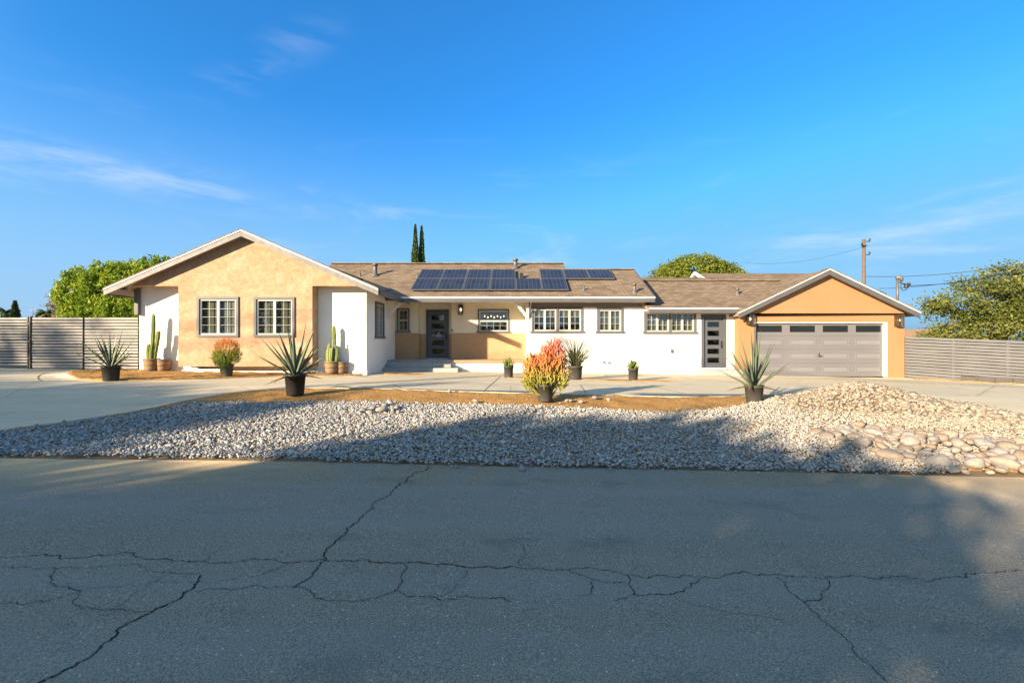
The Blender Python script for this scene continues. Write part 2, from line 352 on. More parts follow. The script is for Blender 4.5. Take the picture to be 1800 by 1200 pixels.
    br_ = m.noise(m.co(scale=(0.9, 14, 1), rot=(0, 0, R(4))), 1.2, 5, 0.6)
    c = m.ramp(big, [(0.28, (0.418, 0.346, 0.231)), (0.5, (0.515, 0.428, 0.291)), (0.72, (0.612, 0.516, 0.354))])
    c = m.mix(0.42, c, m.ramp(br_, [(0.3, (0.403, 0.339, 0.231)), (0.7, (0.695, 0.596, 0.423))])); c = m.mix(0.18, c, m.ramp(fine, [(0.3, (0.278, 0.239, 0.167)), (0.7, (0.695, 0.590, 0.423))]))
    st = m.noise(m.co(scale=(1, 1.3, 1), loc=(3, 1, 0)), 0.9, 6, 0.62); c = m.mix(m.ramp(st, [(0.56, (0, 0, 0)), (0.70, (0.403, 0.403, 0.403))]), c, (0.202, 0.178, 0.144))
    hl = m.n('ShaderNodeTexVoronoi', feature='DISTANCE_TO_EDGE'); hl.inputs['Scale'].default_value = 0.33; wp = m.mix(0.25, m.co(), m.n('ShaderNodeTexNoise', Scale=1.8).outputs['Color']); m.L.new(wp, hl.inputs['Vector'])
    c = m.mix(m.ramp(hl.outputs['Distance'], [(0.0, (0.528, 0.528, 0.528)), (0.0045, (0, 0, 0))]), c, (0.154, 0.134, 0.110))
    m.base(c); m.rough(0.85, 0.3); m.bump(m.mix(0.5, fine, br_), 0.2, 0.004); M['concrete'] = m.m
    m = Mat('joint'); m.base((0.13, 0.115, 0.095)); m.rough(1, 0.1); M['joint'] = m.m
    m = Mat('ochre_dirt'); cc = m.co(); big = m.noise(cc, 1.1, 8, 0.65); fine = m.noise(cc, 18, 8, 0.7)
    c = m.ramp(big, [(0.3, (0.303, 0.150, 0.047)), (0.5, (0.448, 0.236, 0.078)), (0.72, (0.577, 0.340, 0.127))]); c = m.mix(0.45, c, m.ramp(fine, [(0.3, (0.216, 0.111, 0.037)), (0.7, (0.663, 0.390, 0.144))]))
    m.base(c); m.rough(1, 0.1); m.bump(fine, 1.0, 0.09); M['dirt'] = m.m
    m = Mat('dry_ground'); cc = m.co(); m.base(m.ramp(m.noise(cc, 0.4, 8, 0.6), [(0.3, (0.17, 0.12, 0.07)), (0.7, (0.30, 0.22, 0.14))])); m.rough(1, 0.1); M['ground'] = m.m
    def stone(name, r=0.75):
        m = Mat(name); a = m.n('ShaderNodeAttribute', attribute_name='tint'); n = m.noise(m.co(), 22, 5)
        m.base(m.mix(1.0, a.outputs['Color'], m.ramp(n, [(0.3, (0.78, 0.77, 0.75)), (0.7, (1, 1, 1))]), 'MULTIPLY')); m.rough(r, 0.25); return m.m
    M['pebble'] = stone('pebble_stone')
    def boulder(name, a, b, d):
        m = Mat(name); oi = m.n('ShaderNodeObjectInfo'); n = m.noise(m.co(), 3.5, 7, 0.6)
        c = m.ramp(oi.outputs['Random'], [(0.0, a), (0.5, b), (1.0, d)])
        m.base(m.mix(1.0, c, m.ramp(n, [(0.3, (0.72, 0.70, 0.68)), (0.7, (1.0, 1.0, 1.0))]), 'MULTIPLY')); m.rough(0.8, 0.25); m.bump(m.noise(m.co(), 30, 5), 0.3, 0.006); return m.m
    M['boulder'] = boulder('river_boulder', (0.254, 0.194, 0.144), (0.332, 0.266, 0.208), (0.296, 0.275, 0.255))
    M['greyboulder'] = boulder('grey_boulder', (0.240, 0.216, 0.192), (0.320, 0.280, 0.240), (0.288, 0.272, 0.264))
    # wood fences
    def wood(name, a, b, stain=True):
        m = Mat(name); gr = m.noise(m.co(scale=(0.6, 0.6, 14)), 2.5, 8, 0.65); bl = m.noise(m.co(scale=(1, 1, 2.2)), 1.3, 6)
        c = m.ramp(gr, [(0.3, a), (0.7, b)])
        if stain: c = m.mix(0.35, c, m.ramp(bl, [(0.35, tuple(x*0.8 for x in a)), (0.65, b)]))
        m.base(c); m.rough(0.85, 0.2); m.bump(gr, 0.3, 0.004); return m.m
    M['oldwood'] = wood('weathered_slat_wood', (0.240, 0.223, 0.209), (0.477, 0.448, 0.418))
    M['greyslat'] = wood('grey_painted_slats', (0.110, 0.109, 0.113), (0.156, 0.151, 0.154))
    M['gap'] = paint('painted_gap_shade', (0.017, 0.015, 0.013), 0.9, 0.1)  # near-black colour paints the shade seen through the slat gaps
    M['barrelwood'] = wood('barrel_oak', (0.225, 0.124, 0.053), (0.345, 0.210, 0.098))
    M['pole'] = wood('pole_wood', (0.096, 0.069, 0.048), (0.162, 0.123, 0.090))
    M['bark'] = paint('tree_bark', (0.10, 0.07, 0.045), 0.95, 0.4, 4, 0.8, 20)
    M['block'] = paint('grey_block', (0.084, 0.077, 0.073), 0.9, 0.15)
    M['pot'] = paint('black_nursery_pot', (0.022, 0.021, 0.02), 0.45, 0.2, 4, 0)
    M['dustypot'] = paint('dusty_black_pot', (0.055, 0.052, 0.045), 0.6, 0.3, 5, 0)
    M['soil'] = paint('potting_soil', (0.05, 0.032, 0.02), 1, 0.3, 12, 0.6, 40)
    M['farroof'] = paint('far_roof_tile', (0.40, 0.24, 0.13), 0.9, 0.15)
    def leaf(name, stops, trans=0.3, rough=0.55):
        m = Mat(name); a = m.n('ShaderNodeAttribute', attribute_name='tint'); c = m.ramp(a.outputs['Fac'], stops)
        m.base(c); m.rough(rough, 0.25)
        t = m.n('ShaderNodeBsdfTranslucent'); m.L.new(c, t.inputs[0]); mx = m.n('ShaderNodeMixShader'); mx.inputs[0].default_value = trans
        m.L.new(m.b.outputs[0], mx.inputs[1]); m.L.new(t.outputs[0], mx.inputs[2]); m.L.new(mx.outputs[0], m.out.inputs['Surface']); return m.m
    M['pepper'] = leaf('pepper_tree_leaf', [(0, (0.096, 0.168, 0.015)), (0.5, (0.219, 0.308, 0.023)), (1, (0.385, 0.420, 0.038))])
    M['oak'] = leaf('oak_leaf', [(0, (0.043, 0.060, 0.014)), (0.5, (0.119, 0.138, 0.025)), (1, (0.246, 0.232, 0.063))])
    M['ficus'] = leaf('ficus_leaf', [(0, (0.063, 0.094, 0.013)), (0.5, (0.132, 0.164, 0.018)), (1, (0.240, 0.252, 0.027))])
    M['cypress'] = leaf('cypress_leaf', [(0, (0.023, 0.049, 0.014)), (0.5, (0.051, 0.087, 0.020)), (1, (0.101, 0.138, 0.029))], 0.1)
    M['brownleaf'] = leaf('brown_leaf', [(0, (0.165, 0.128, 0.060)), (1, (0.375, 0.300, 0.150))], 0.2)
    M['palm'] = leaf('palm_leaf', [(0, (0.045, 0.068, 0.021)), (1, (0.128, 0.158, 0.053))], 0.2)
    M['street'] = leaf('street_tree_leaf', [(0, (0.04, 0.07, 0.015)), (1, (0.10, 0.14, 0.03))], 0.15)
    M['agave'] = leaf('agave_leaf', [(0, (0.075, 0.10, 0.06)), (0.6, (0.135, 0.165, 0.10)), (1, (0.29, 0.285, 0.14))], 0.05, 0.5)
    M['dryleaf'] = leaf('dry_leaf', [(0, (0.10, 0.07, 0.04)), (1, (0.26, 0.19, 0.11))], 0.1)
    M['smallagave'] = leaf('small_agave_leaf', [(0, (0.090, 0.125, 0.030)), (0.6, (0.170, 0.210, 0.050)), (1, (0.280, 0.270, 0.080))], 0.1, 0.5)
    M['grass'] = leaf('grass_blade', [(0, (0.055, 0.061, 0.022)), (1, (0.154, 0.150, 0.077))], 0.2)
    M['fire'] = leaf('fire_stick_stem', [(0, (0.17, 0.20, 0.02)), (0.28, (0.42, 0.37, 0.08)), (0.52, (0.60, 0.265, 0.075)), (0.8, (0.66, 0.19, 0.085)), (1, (0.66, 0.17, 0.13))], 0.12)
    M['fire2'] = leaf('fire_stick_fine_stem', [(0, (0.086, 0.152, 0.012)), (0.36, (0.203, 0.254, 0.020)), (0.55, (0.526, 0.243, 0.031)), (0.8, (0.600, 0.167, 0.026)), (1, (0.600, 0.132, 0.031))], 0.12)
    M['cactus'] = leaf('cactus_skin', [(0, (0.076, 0.130, 0.022)), (0.5, (0.151, 0.194, 0.033)), (1, (0.454, 0.410, 0.141))], 0.0, 0.5)
mats()

# ------------------------------------------------------------------ ground, road, drive
def in_poly(x, y, P):
    c = False; n = len(P); j = n-1
    for i in range(n):
        if (P[i][1] > y) != (P[j][1] > y) and x < (P[j][0]-P[i][0])*(y-P[i][1])/(P[j][1]-P[i][1])+P[i][0]: c = not c
        j = i
    return c
def dense(P, step=0.25, closed=True):
    out = []; n = len(P)
    for k in range(n if closed else n-1):
        a = Vector(P[k]); b = Vector(P[(k+1) % n]); m = max(1, int((b-a).length/step))
        out += [tuple(a.lerp(b, t/m)) for t in range(m)]
    if not closed: out.append(tuple(P[-1]))
    return out
def smooth_line(P, it=2):
    for _ in range(it):
        Q = [P[0]]
        for a, b in zip(P, P[1:]):
            Q += [(a[0]*.75+b[0]*.25, a[1]*.75+b[1]*.25), (a[0]*.25+b[0]*.75, a[1]*.25+b[1]*.75)]
        Q.append(P[-1]); P = Q
    return P
def sheet(name, P, hfun, step, mat, skirt=0.0, kind='structure', jit=0.0, bstep=None):
    P = dense(P, bstep or step)
    xs = [p[0] for p in P]; ys = [p[1] for p in P]
    pts = [Vector(p) for p in P]; nb = len(pts); rnd = random.Random(3)
    x = min(xs)+step/2
    while x < max(xs):
        y = min(ys)+step/2
        while y < max(ys):
            if in_poly(x, y, P): pts.append(Vector((x+rnd.uniform(-jit, jit)*step, y+rnd.uniform(-jit, jit)*step)))
            y += step
        x += step
    v, e, f, *_ = delaunay_2d_cdt(pts, [(k, (k+1) % nb) for k in range(nb)], [list(range(nb))], 1, 1e-5)
    mb = MB()
    for p in v: mb.av((p.x, p.y, hfun(p.x, p.y)))
    for q in f:
        a, b, c = (v[q[0]], v[q[1]], v[q[2]])
        if (b-a).cross(c-a) < 0: q = q[::-1]
        mb.face(q, 0, True)
    if skirt:
        cnt = {}
        for q in f:
            for a, b in zip(q, list(q[1:])+[q[0]]): cnt[frozenset((a, b))] = cnt.get(frozenset((a, b)), 0)+1
        low = {}
        for k, c in cnt.items():
            if c == 1:
                a, b = tuple(k)
                for i in (a, b):
                    if i not in low: low[i] = mb.av(mb.v[i]-Vector((0, 0, skirt)))
                mb.face((a, b, low[b], low[a]), 0, False)
    o = mb.build(name, mat, recalc=False); o['kind'] = kind
    return o
def terrain():
    mb = MB()
    xs = [-900, -400, -150, -80, -50, -35] + [k*1.0 for k in range(-26, 28)] + [38, 55, 85, 160, 400, 900]
    ys = [-900, -300, -100, -40, -20, -8, -4, 0, 3, 5, 5.72] + [6+0.5*k for k in range(12)] + [12, 13, 15, 18, 22, 28, 40, 70, 150, 400, 1200]
    for y in ys:
        for x in xs: mb.av((x, y, g(x, y)-0.03))
    n = len(xs)
    for j in range(len(ys)-1):
        for i in range(n-1): mb.face((j*n+i, j*n+i+1, (j+1)*n+i+1, (j+1)*n+i), 0, True)
    mb.build('ground', M['ground'], recalc=False)['kind'] = 'structure'
terrain()
edge_px = [(0, 803), (250, 806), (500, 808), (700, 813), (900, 818), (1100, 822), (1300, 826), (1500, 830), (1650, 834), (1800, 837)]
edge = [gp(*p) for p in edge_px]
e0, e1 = edge[0], edge[-1]
road_far = smooth_line([(-60, e0[1]+0.25), (-20, e0[1]+0.1)] + edge + [(20, e1[1]-0.05), (60, e1[1])], 1)
road = sheet('road', [(-60, -4.5), (60, -4.5)] + road_far[::-1], lambda x, y: g(x, min(y, 5.72))-0.012, 1.2, M['asphalt'], 0.05)
def cracks():
    mb = MB(); rnd = random.Random(5)
    lines = [
     (1.5, [(752, 818), (718, 836), (690, 858), (660, 880), (638, 905), (610, 925), (595, 945), (572, 978), (555, 1000), (530, 1020), (515, 1030)]),
     (1.1, [(0, 977), (120, 978), (270, 979), (350, 983), (400, 986), (470, 980), (560, 980)]),
     (1.5, [(560, 980), (640, 980), (700, 985), (780, 988), (850, 993), (900, 992)]),
     (0.8, [(900, 992), (950, 995), (1000, 998), (1040, 1015), (1100, 1022)]),
     (0.9, [(1000, 1000), (1085, 1002), (1200, 1008), (1240, 1010), (1350, 1008), (1450, 1014), (1550, 1012), (1640, 1018), (1700, 1012), (1800, 1000)]),
     (1.9, [(355, 1007), (330, 1035), (270, 1070), (220, 1095), (170, 1140), (120, 1170), (60, 1200), (20, 1230)]),
     (0.9, [(97, 998), (88, 1010), (95, 1026), (130, 1033), (140, 1035)]), (0.7, [(0, 1057), (80, 1054), (140, 1035), (128, 1055), (190, 1068), (240, 1072), (270, 1070)]),
     (0.6, [(0, 994), (60, 996), (130, 995), (200, 990), (250, 993), (300, 1003), (355, 1003)]),
     (0.4, [(140, 1033), (240, 1028), (265, 1020), (330, 1020), (400, 1017), (450, 1008), (510, 998)]), (0.4, [(193, 1068), (230, 1045), (300, 1003)]),
     (0.8, [(340, 1037), (400, 1033), (520, 1028), (540, 1032), (555, 1048), (590, 1053), (640, 1052), (680, 1040), (693, 1035)]),
     (0.9, [(711, 988), (706, 1010), (693, 1035), (720, 1045), (770, 1050), (900, 1053)]), (0.5, [(820, 998), (800, 1030), (775, 1046)]),
     (0.6, [(895, 943), (920, 955), (922, 975), (912, 990), (935, 990)]), (1.0, [(1038, 1017), (1042, 1040)]), (1.0, [(1103, 1007), (1105, 1025), (1115, 1043), (1180, 1040), (1240, 1015)]),
     (0.5, [(1010, 1043), (1042, 1040)]), (0.6, [(1080, 1052), (1110, 1043)]), (0.5, [(1180, 1042), (1220, 1060), (1300, 1075), (1380, 1088)]),
     (0.4, [(1405, 983), (1420, 1000), (1450, 1010)]), (1.0, [(1455, 1015), (1450, 1035), (1440, 1052), (1412, 1055)]), (0.8, [(1365, 1010), (1385, 1035), (1415, 1055), (1440, 1080), (1480, 1110), (1500, 1140), (1520, 1160), (1560, 1200), (1580, 1230)]),
     (0.4, [(360, 985), (375, 970), (388, 962)]), (0.5, [(455, 1008), (480, 998), (510, 985)]), (0.3, [(1490, 1150), (1530, 1160), (1540, 1175)])]
    for w, L in lines:
        P = [Vector(gp(*p)) for p in L]
        for it in range(5):
            Q = [P[0]]
            for a, b in zip(P, P[1:]):
                d = b-a; nrm = Vector((-d.y, d.x)); Q += [a.lerp(b, 0.5)+nrm*rnd.uniform(-0.14, 0.14)*(1 if it < 2 else 1.9), b]
            P = Q
        prev = None
        for k, p in enumerate(P):
            d = (P[min(k+1, len(P)-1)]-P[max(k-1, 0)])
            if d.length < 1e-5: continue
            d.normalize(); nrm = Vector((-d.y, d.x)); ww = 0.0030*w*rnd.uniform(0.3, 1.5)*(0.4 if k in (0, len(P)-1) else 1)*(0.45 if rnd.random() < 0.12 else 1)*(0.55+0.45*min(p.y, 6)/3)
            z = g(p.x, min(p.y, 5.72))-0.008
            cur = (mb.av((p.x+nrm.x*ww, p.y+nrm.y*ww, z)), mb.av((p.x-nrm.x*ww, p.y-nrm.y*ww, z)))
            if prev: mb.face((prev[0], cur[0], cur[1], prev[1]))
            prev = cur
    o = mb.build('crack', M['crack'], road, recalc=False)
cracks()
# outlines: island edge along the drive, dirt / gravel border
isl = smooth_line([gp(*p) for p in [(-60, 768), (0, 757), (120, 742), (250, 722), (335, 703), (420, 690), (500, 683), (620, 682), (760, 687), (900, 691), (1050, 695), (1200, 698), (1300, 697), (1420, 693)]], 1)
a_ = gp(1420, 693)
right_edge = [(8.2, 10.4), (9.0, 9.2), (9.4, 8.1), (10.2, 6.9), (11.5, 5.9)]
house_front = [(-4.8, 15.0), (-4.8, 17.5)]
drive_poly = ([(-30, 5.9), (-14, 5.9), (-10.2, 6.2)] + isl[0:] + right_edge + [(30, 5.9), (30, 12.5), (19, 12.6), (15.05, 17.45), (14.9, 17.55), (8.7, 17.55), (5.2, 17.85), (0.5, 17.85), (-0.1, 17.8), (-4.78, 17.8), (-4.78, 14.7)]
   + [gp(*p) for p in [(600, 660.5), (480, 663), (420, 665), (300, 669), (180, 671), (135, 667), (118, 659), (130, 653)]] + [(-12.4, 15.5), (-30, 15.5)])
hd = lambda x, y: g(x, y)+0.018
drive = sheet('driveway', drive_poly, hd, 0.6, M['concrete'], 0.09)
def joints():
    mb = MB()
    def line(a, b, w=0.012):
        a = Vector(a); b = Vector(b); n = max(2, int((b-a).length/0.4)); d = (b-a).normalized(); q = Vector((-d.y, d.x))*w; prev = None
        for k in range(n+1):
            p = a.lerp(b, k/n); z = g(p.x, p.y)+0.022
            cur = (mb.av((p.x+q.x, p.y+q.y, z)), mb.av((p.x-q.x, p.y-q.y, z)))
            if prev: mb.face((prev[0], cur[0], cur[1], prev[1]))
            prev = cur
    for p, q in (((850, 690), (880, 662)), ((1145, 680), (1205, 694)), ((1020, 678), (1030, 692)), ((690, 676), (705, 683)), ((1320, 677), (1425, 690)), ((1195, 665), (1330, 676)), ((620, 673), (900, 676)), ((900, 676), (1140, 681))):
        line(gp(*p), gp(*q), 0.011)
    prev = None
    arc = smooth_line([gp(*p) for p in [(130, 654), (90, 654), (68, 660), (66, 667), (75, 671)]], 2)
    for a, b in zip(arc, arc[1:]): line(a, b, 0.012)
    mb.build('joint', M['joint'], drive, recalc=False)
joints()
def lumpy(amp, sc, off=0.0): return lambda x, y: g(x, y)+off+amp*noise.fractal(Vector((x*sc, y*sc, 1.7)), 1.0, 2.0, 4)
island = isl[2:] + [(8.2, 10.4), (9.0, 9.2), (9.4, 8.1), (10.2, 6.9), (9.5, 5.5)] + [(p[0], p[1]+0.30) for p in edge[::-1]] + [(-9.5, 5.95)]
sheet('island_dirt', island, lumpy(0.028, 2.6, 0.004), 0.09, M['dirt'], 0.1, jit=0.3)
bed = [gp(*p) for p in [(600, 660.5), (480, 663), (420, 665), (300, 669), (180, 671), (135, 667), (118, 659), (130, 653)]] + [(-12.6, 15.4), (-4.82, 15.02)]
sheet('bed_dirt', bed, lambda x, y: lumpy(0.04, 2.6, 0.055)(x, y), 0.10, M['dirt'], 0.1, jit=0.3)
def blob(px, py, rx, ry, n=14, seed=0):
    r = random.Random(seed); c = gp(px, py)
    return [(c[0]+rx*math.cos(2*math.pi*k/n)*r.uniform(.75, 1.15), c[1]+ry*math.sin(2*math.pi*k/n)*r.uniform(.75, 1.15)) for k in range(n)]
sheet('dirt_patch', blob(1105, 670, 1.35, 0.22, 18, 2), lumpy(0.02, 3, 0.043), 0.12, M['dirt'], 0.03, jit=0.3)
sheet('dirt_patch', blob(712, 659, 0.7, 0.22, 14, 3), lumpy(0.03, 3, 0.05), 0.12, M['dirt'], 0.03, jit=0.3)
sheet('dirt_patch', blob(915, 665, 0.45, 0.2, 14, 4), lumpy(0.02, 3, 0.043), 0.12, M['dirt'], 0.03, jit=0.3)
sheet('dirt_patch', [(15.2, 17.0), (16.4, 15.7), (19.2, 12.8), (19.8, 13.2), (17.0, 16.2), (15.4, 17.6)], lumpy(0.03, 3, 0.05), 0.2, M['dirt'], 0.03, jit=0.3)

# ------------------------------------------------------------------ stones
def ico(sub):
    bm = bmesh.new(); bmesh.ops.create_icosphere(bm, subdivisions=sub, radius=1.0)
    v = np.array([p.co[:] for p in bm.verts]); f = np.array([[q.index for q in p.verts] for p in bm.faces]); bm.free(); return v, f
ICO1, FAC1 = ico(1); ICO2, FAC2 = ico(2); ICO3, FAC3 = ico(3)
def rot_batch(n, rng, tilt):
    a = rng.uniform(0, 2*np.pi, n); b = rng.normal(0, tilt, n); c = rng.normal(0, tilt, n)
    def rz(t): z = np.zeros_like(t); o = z+1; return np.stack([np.stack([np.cos(t), -np.sin(t), z], -1), np.stack([np.sin(t), np.cos(t), z], -1), np.stack([z, z, o], -1)], 1)
    def rx(t): z = np.zeros_like(t); o = z+1; return np.stack([np.stack([o, z, z], -1), np.stack([z, np.cos(t), -np.sin(t)], -1), np.stack([z, np.sin(t), np.cos(t)], -1)], 1)
    def ry(t): z = np.zeros_like(t); o = z+1; return np.stack([np.stack([np.cos(t), z, np.sin(t)], -1), np.stack([z, o, z], -1), np.stack([-np.sin(t), z, np.cos(t)], -1)], 1)
    return rx(b) @ ry(c) @ rz(a)
def stones_np(pos, size, cols, rng, flat=(0.45, 0.75), tilt=0.35, base=None):
    V, Fc = base or (ICO1, FAC1); n = len(pos); k = len(V)
    jit = 1+rng.normal(0, 0.13, (n, k, 1)); sc = np.stack([rng.uniform(0.95, 1.35, n), rng.uniform(0.7, 1.0, n), rng.uniform(*flat, n)], -1)*size[:, None]
    P = V[None]*jit*sc[:, None, :]; P = np.einsum('nij,nkj->nki', rot_batch(n, rng, tilt), P)+pos[:, None, :]
    Fa = (Fc[None]+(np.arange(n)*k)[:, None, None]).reshape(-1, 3)
    return P.reshape(-1, 3), Fa, np.repeat(cols, k, 0)
def mound_h(x, y):
    e = lambda cx, cy, sx, sy, rot: math.exp(-(((x-cx)*math.cos(rot)+(y-cy)*math.sin(rot))/sx)**2-((-(x-cx)*math.sin(rot)+(y-cy)*math.cos(rot))/sy)**2)
    return 0.50*e(7.3, 9.35, 1.15, 0.75, -0.35)+0.20*e(8.9, 8.5, 0.9, 0.6, -0.9)+0.13*e(6.3, 9.1, 0.9, 0.7, 0)
gravel_px = [(-80, 800), (0, 800), (200, 802), (500, 807), (700, 812.5), (900, 818), (1100, 822), (1300, 826), (1500, 830), (1640, 832), (1800, 800), (1830, 775), (1800, 748), (1720, 717), (1640, 700), (1560, 693), (1450, 697), (1380, 704), (1320, 712), (1250, 722), (1180, 727), (1100, 723), (1000, 717), (850, 712), (740, 711), (640, 706), (520, 709), (420, 709), (350, 708), (250, 727), (120, 746), (0, 761), (-80, 772)]
gravel = [gp(*p) for p in gravel_px]
def scatter_poly(P, n, rng, wob=0.0):
    xs = [p[0] for p in P]; ys = [p[1] for p in P]; out = []
    while len(out) < n:
        x = rng.uniform(min(xs), max(xs)); y = rng.uniform(min(ys), max(ys))
        if in_poly(x+rng.normal(0, wob), y+rng.normal(0, wob), P): out.append((x, y))
    return np.array(out)
def gravel_bed():
    rng = np.random.default_rng(2); xy = scatter_poly(gravel, 76000, rng, 0.05)
    extra = []
    for _ in range(900):       # stones strayed over the dirt and the road edge
        k = rng.integers(0, len(gravel)); a = gravel[k]; b = gravel[(k+1) % len(gravel)]; t = rng.uniform()
        extra.append((a[0]+(b[0]-a[0])*t+rng.normal(0, 0.10), a[1]+(b[1]-a[1])*t+rng.normal(0, 0.10)))
    xy = np.vstack([xy, extra]); xy = xy[(xy[:, 0] > -9.6) & (xy[:, 1] < 11.4)]
    m = np.array([mound_h(*p) for p in xy]); keep = m < 0.10; xy = xy[keep]; m = m[keep]; n = len(xy)
    size = rng.lognormal(math.log(0.0158), 0.32, n)
    low = np.array([noise.noise(Vector((x*1.1, y*1.1, 4.0))) for x, y in xy])
    z = np.array([g(x, min(max(y, 4), 20)) for x, y in xy])+m+0.018+rng.uniform(-0.008, 0.024, n)+low*0.02
    gray = np.clip(rng.normal(0.375, 0.065, n), 0.18, 0.55)
    warm = np.clip((xy[:, 0]-3.0)/4.0, 0, 1)*0.8+0.15
    cols = gray[:, None]*(np.array([1.02, 1.0, 0.97])[None]*(1-warm[:, None])+np.array([1.08, 0.93, 0.74])[None]*warm[:, None])
    cols *= np.where(rng.uniform(size=n) < 0.08, 0.6, 1.0)[:, None]
    V, Fa, C = stones_np(np.c_[xy, z], size, cols, rng, (0.4, 0.65), 0.26)
    o = mesh_np('gravel', V, Fa, M['pebble'], tint=C, smooth=True)
    tag(o, 'bed of pale grey and white gravel between the road and the drive', 'gravel', kind='stuff')
gravel_bed()
def stone_mesh(name, seed, sub=2, flat=0.62, mat='boulder'):
    rng = random.Random(seed); V, Fc = (ICO2, FAC2) if sub == 2 else (ICO3, FAC3); mb = MB()
    off = Vector((rng.uniform(0, 50), rng.uniform(0, 50), rng.uniform(0, 50))); sx, sy = rng.uniform(1.0, 1.35), rng.uniform(0.75, 1.0)
    for p in V:
        p = Vector(p); q = p*(1+0.22*noise.noise(p*0.9+off)+0.12*noise.noise(p*1.9+off)+0.035*noise.noise(p*5+off))
        mb.av((q.x*sx, q.y*sy, q.z*flat))
    for f in Fc: mb.face(f, 0, True)
    o = mb.build(name, M[mat], recalc=False); me = o.data; bpy.data.objects.remove(o); return me
def put_stone(name, me, x, y, z, s, rng, label, cat, group):
    o = bpy.data.objects.new(name, me); COL.objects.link(o); o.location = (x, y, z); o.scale = (s, s*rng.uniform(.85, 1.1), s*rng.uniform(.8, 1.1))
    o.rotation_euler = (rng.gauss(0, .25), rng.gauss(0, .25), rng.uniform(0, 6.28)); tag(o, label, cat, group); return o
def mound():
    # the heap itself: its surface and the small rocks nobody could count, then the larger rocks as things
    rng = np.random.default_rng(4); P = [gp(*p) for p in [(1330, 715), (1400, 700)]] + [(6.7, 10.4), (7.6, 10.6), (8.6, 10.1), (9.15, 9.2), (9.6, 8.1), (9.9, 7.4), (8.6, 7.3), (7.6, 7.7), (6.4, 8.1), (5.7, 8.6)]
    xy = scatter_poly(P, 7000, rng, 0.08); h = np.array([mound_h(*p) for p in xy]); ok = h > 0.03; xy = xy[ok]; h = h[ok]; n = len(xy)
    big = np.clip((xy[:, 0]-6.2)/2.2, 0, 1); size = rng.lognormal(math.log(0.027), 0.25, n)*(1+0.55*big)
    z = np.array([g(*p) for p in xy])+h+rng.uniform(-0.02, 0.02, n)
    gray = np.clip(rng.normal(0.25, 0.065, n), 0.10, 0.42); cols = gray[:, None]*np.array([1.1, 0.92, 0.71])[None]*np.clip(rng.normal(1, 0.04, (n, 3)), .85, 1.15)
    V, Fa, C = stones_np(np.c_[xy, z], size, cols, rng, (0.4, 0.65), 0.4)
    gx = np.linspace(4.6, 10.4, 60); gy = np.linspace(7.0, 11.0, 44); gv = []; gf = []
    for b in gy:
        for a in gx: gv.append((a, b, g(a, b)+mound_h(a, b)-0.025))
    for j in range(43):
        for i in range(59):
            a, b = gx[i], gy[j]
            if mound_h(a, b) > 0.02: k = j*60+i; gf += [(k, k+1, k+61), (k, k+61, k+60)]
    o = mesh_np('river_rock_mound', np.vstack([V, gv]), np.vstack([Fa, np.array(gf)+len(V)]), M['pebble'], tint=np.vstack([C, np.tile([0.20, 0.145, 0.095], (len(gv), 1))]), smooth=True)
    tag(o, 'heap of small tan river rocks poured in front of the garage drive', 'rock heap', kind='stuff')
    meshes = [stone_mesh('river_rock', 40+k, 2, 0.5) for k in range(8)]; r = random.Random(9); c = 0
    while c < 190:
        x = r.uniform(6.2, 9.9); y = r.uniform(7.3, 10.2); h = mound_h(x, y)
        if h < 0.07 or not in_poly(x, y, P): continue
        put_stone('river_rock', r.choice(meshes), x, y, g(x, y)+h+0.015, r.uniform(0.040, 0.068), r, 'smooth tan river rock lying on the slope of the poured heap near the garage drive', 'rock', 'river rocks on the heap'); c += 1
mound()
def boulders():
    meshes = [stone_mesh('boulder', 70+k, 3, 0.62) for k in range(9)]; r = random.Random(21)
    P = [gp(*p) for p in [(1425, 762), (1500, 752), (1560, 752), (1640, 764), (1720, 772), (1800, 782), (1870, 790), (1880, 840), (1790, 832), (1700, 832), (1630, 822), (1560, 806), (1490, 786)]]
    placed = []; tries = 0
    lab = 'rounded tan boulder lying among others at the road edge below the rock heap'
    while len(placed) < 200 and tries < 30000:
        tries += 1
        x = r.uniform(4.5, 8.6); y = r.uniform(5.2, 8.2)
        if not in_poly(x, y, P): continue
        s = r.uniform(0.075, 0.135) if len(placed) < 50 else r.uniform(0.04, 0.09)
        if any(math.hypot(x-a, y-b) < 0.80*(s+t) for a, b, t in placed): continue
        placed.append((x, y, s))
        hump = 0.10*math.exp(-((x-6.6)/1.0)**2-((y-6.8)/0.6)**2)
        put_stone('boulder', r.choice(meshes), x, y, g(x, max(y, 5.2))+mound_h(x, y)+hump+s*0.33, s, r, lab, 'boulder', 'boulders by the road')
    gm = [stone_mesh('grey_rock', 90+k, 2, 0.65, 'greyboulder') for k in range(5)]
    for px, py, s in [(640, 727, .10), (655, 724, .11), (664, 721, .08), (672, 727, .15), (678, 717, .09), (686, 714, .12), (692, 720, .09), (690, 726, .07), (698, 722, .10), (700, 728, .06), (650, 729, .08), (705, 717, .05), (632, 729, .06)]:
        x, y = gp(px, py); s *= 0.72; put_stone('grey_rock', r.choice(gm), x, y, g(x, y)+0.03+s*0.5, s, r, 'grey rock in the small cluster in the middle of the white gravel', 'rock', 'rocks clustered on the gravel')
    for px, py, s in [(973, 706, .05), (997, 707, .06), (1003, 707, .05), (1022, 709, .055), (1046, 702, .07), (1070, 705, .05), (836, 708, .06), (790, 690, .05), (985, 711, .04)]:
        x, y = gp(px, py); put_stone('loose_stone', r.choice(gm), x, y, g(x, y)+0.02+s*0.4, s, r, 'small pale stone lying loose on the orange dirt behind the gravel', 'stone', 'loose stones on the dirt strip')
boulders()

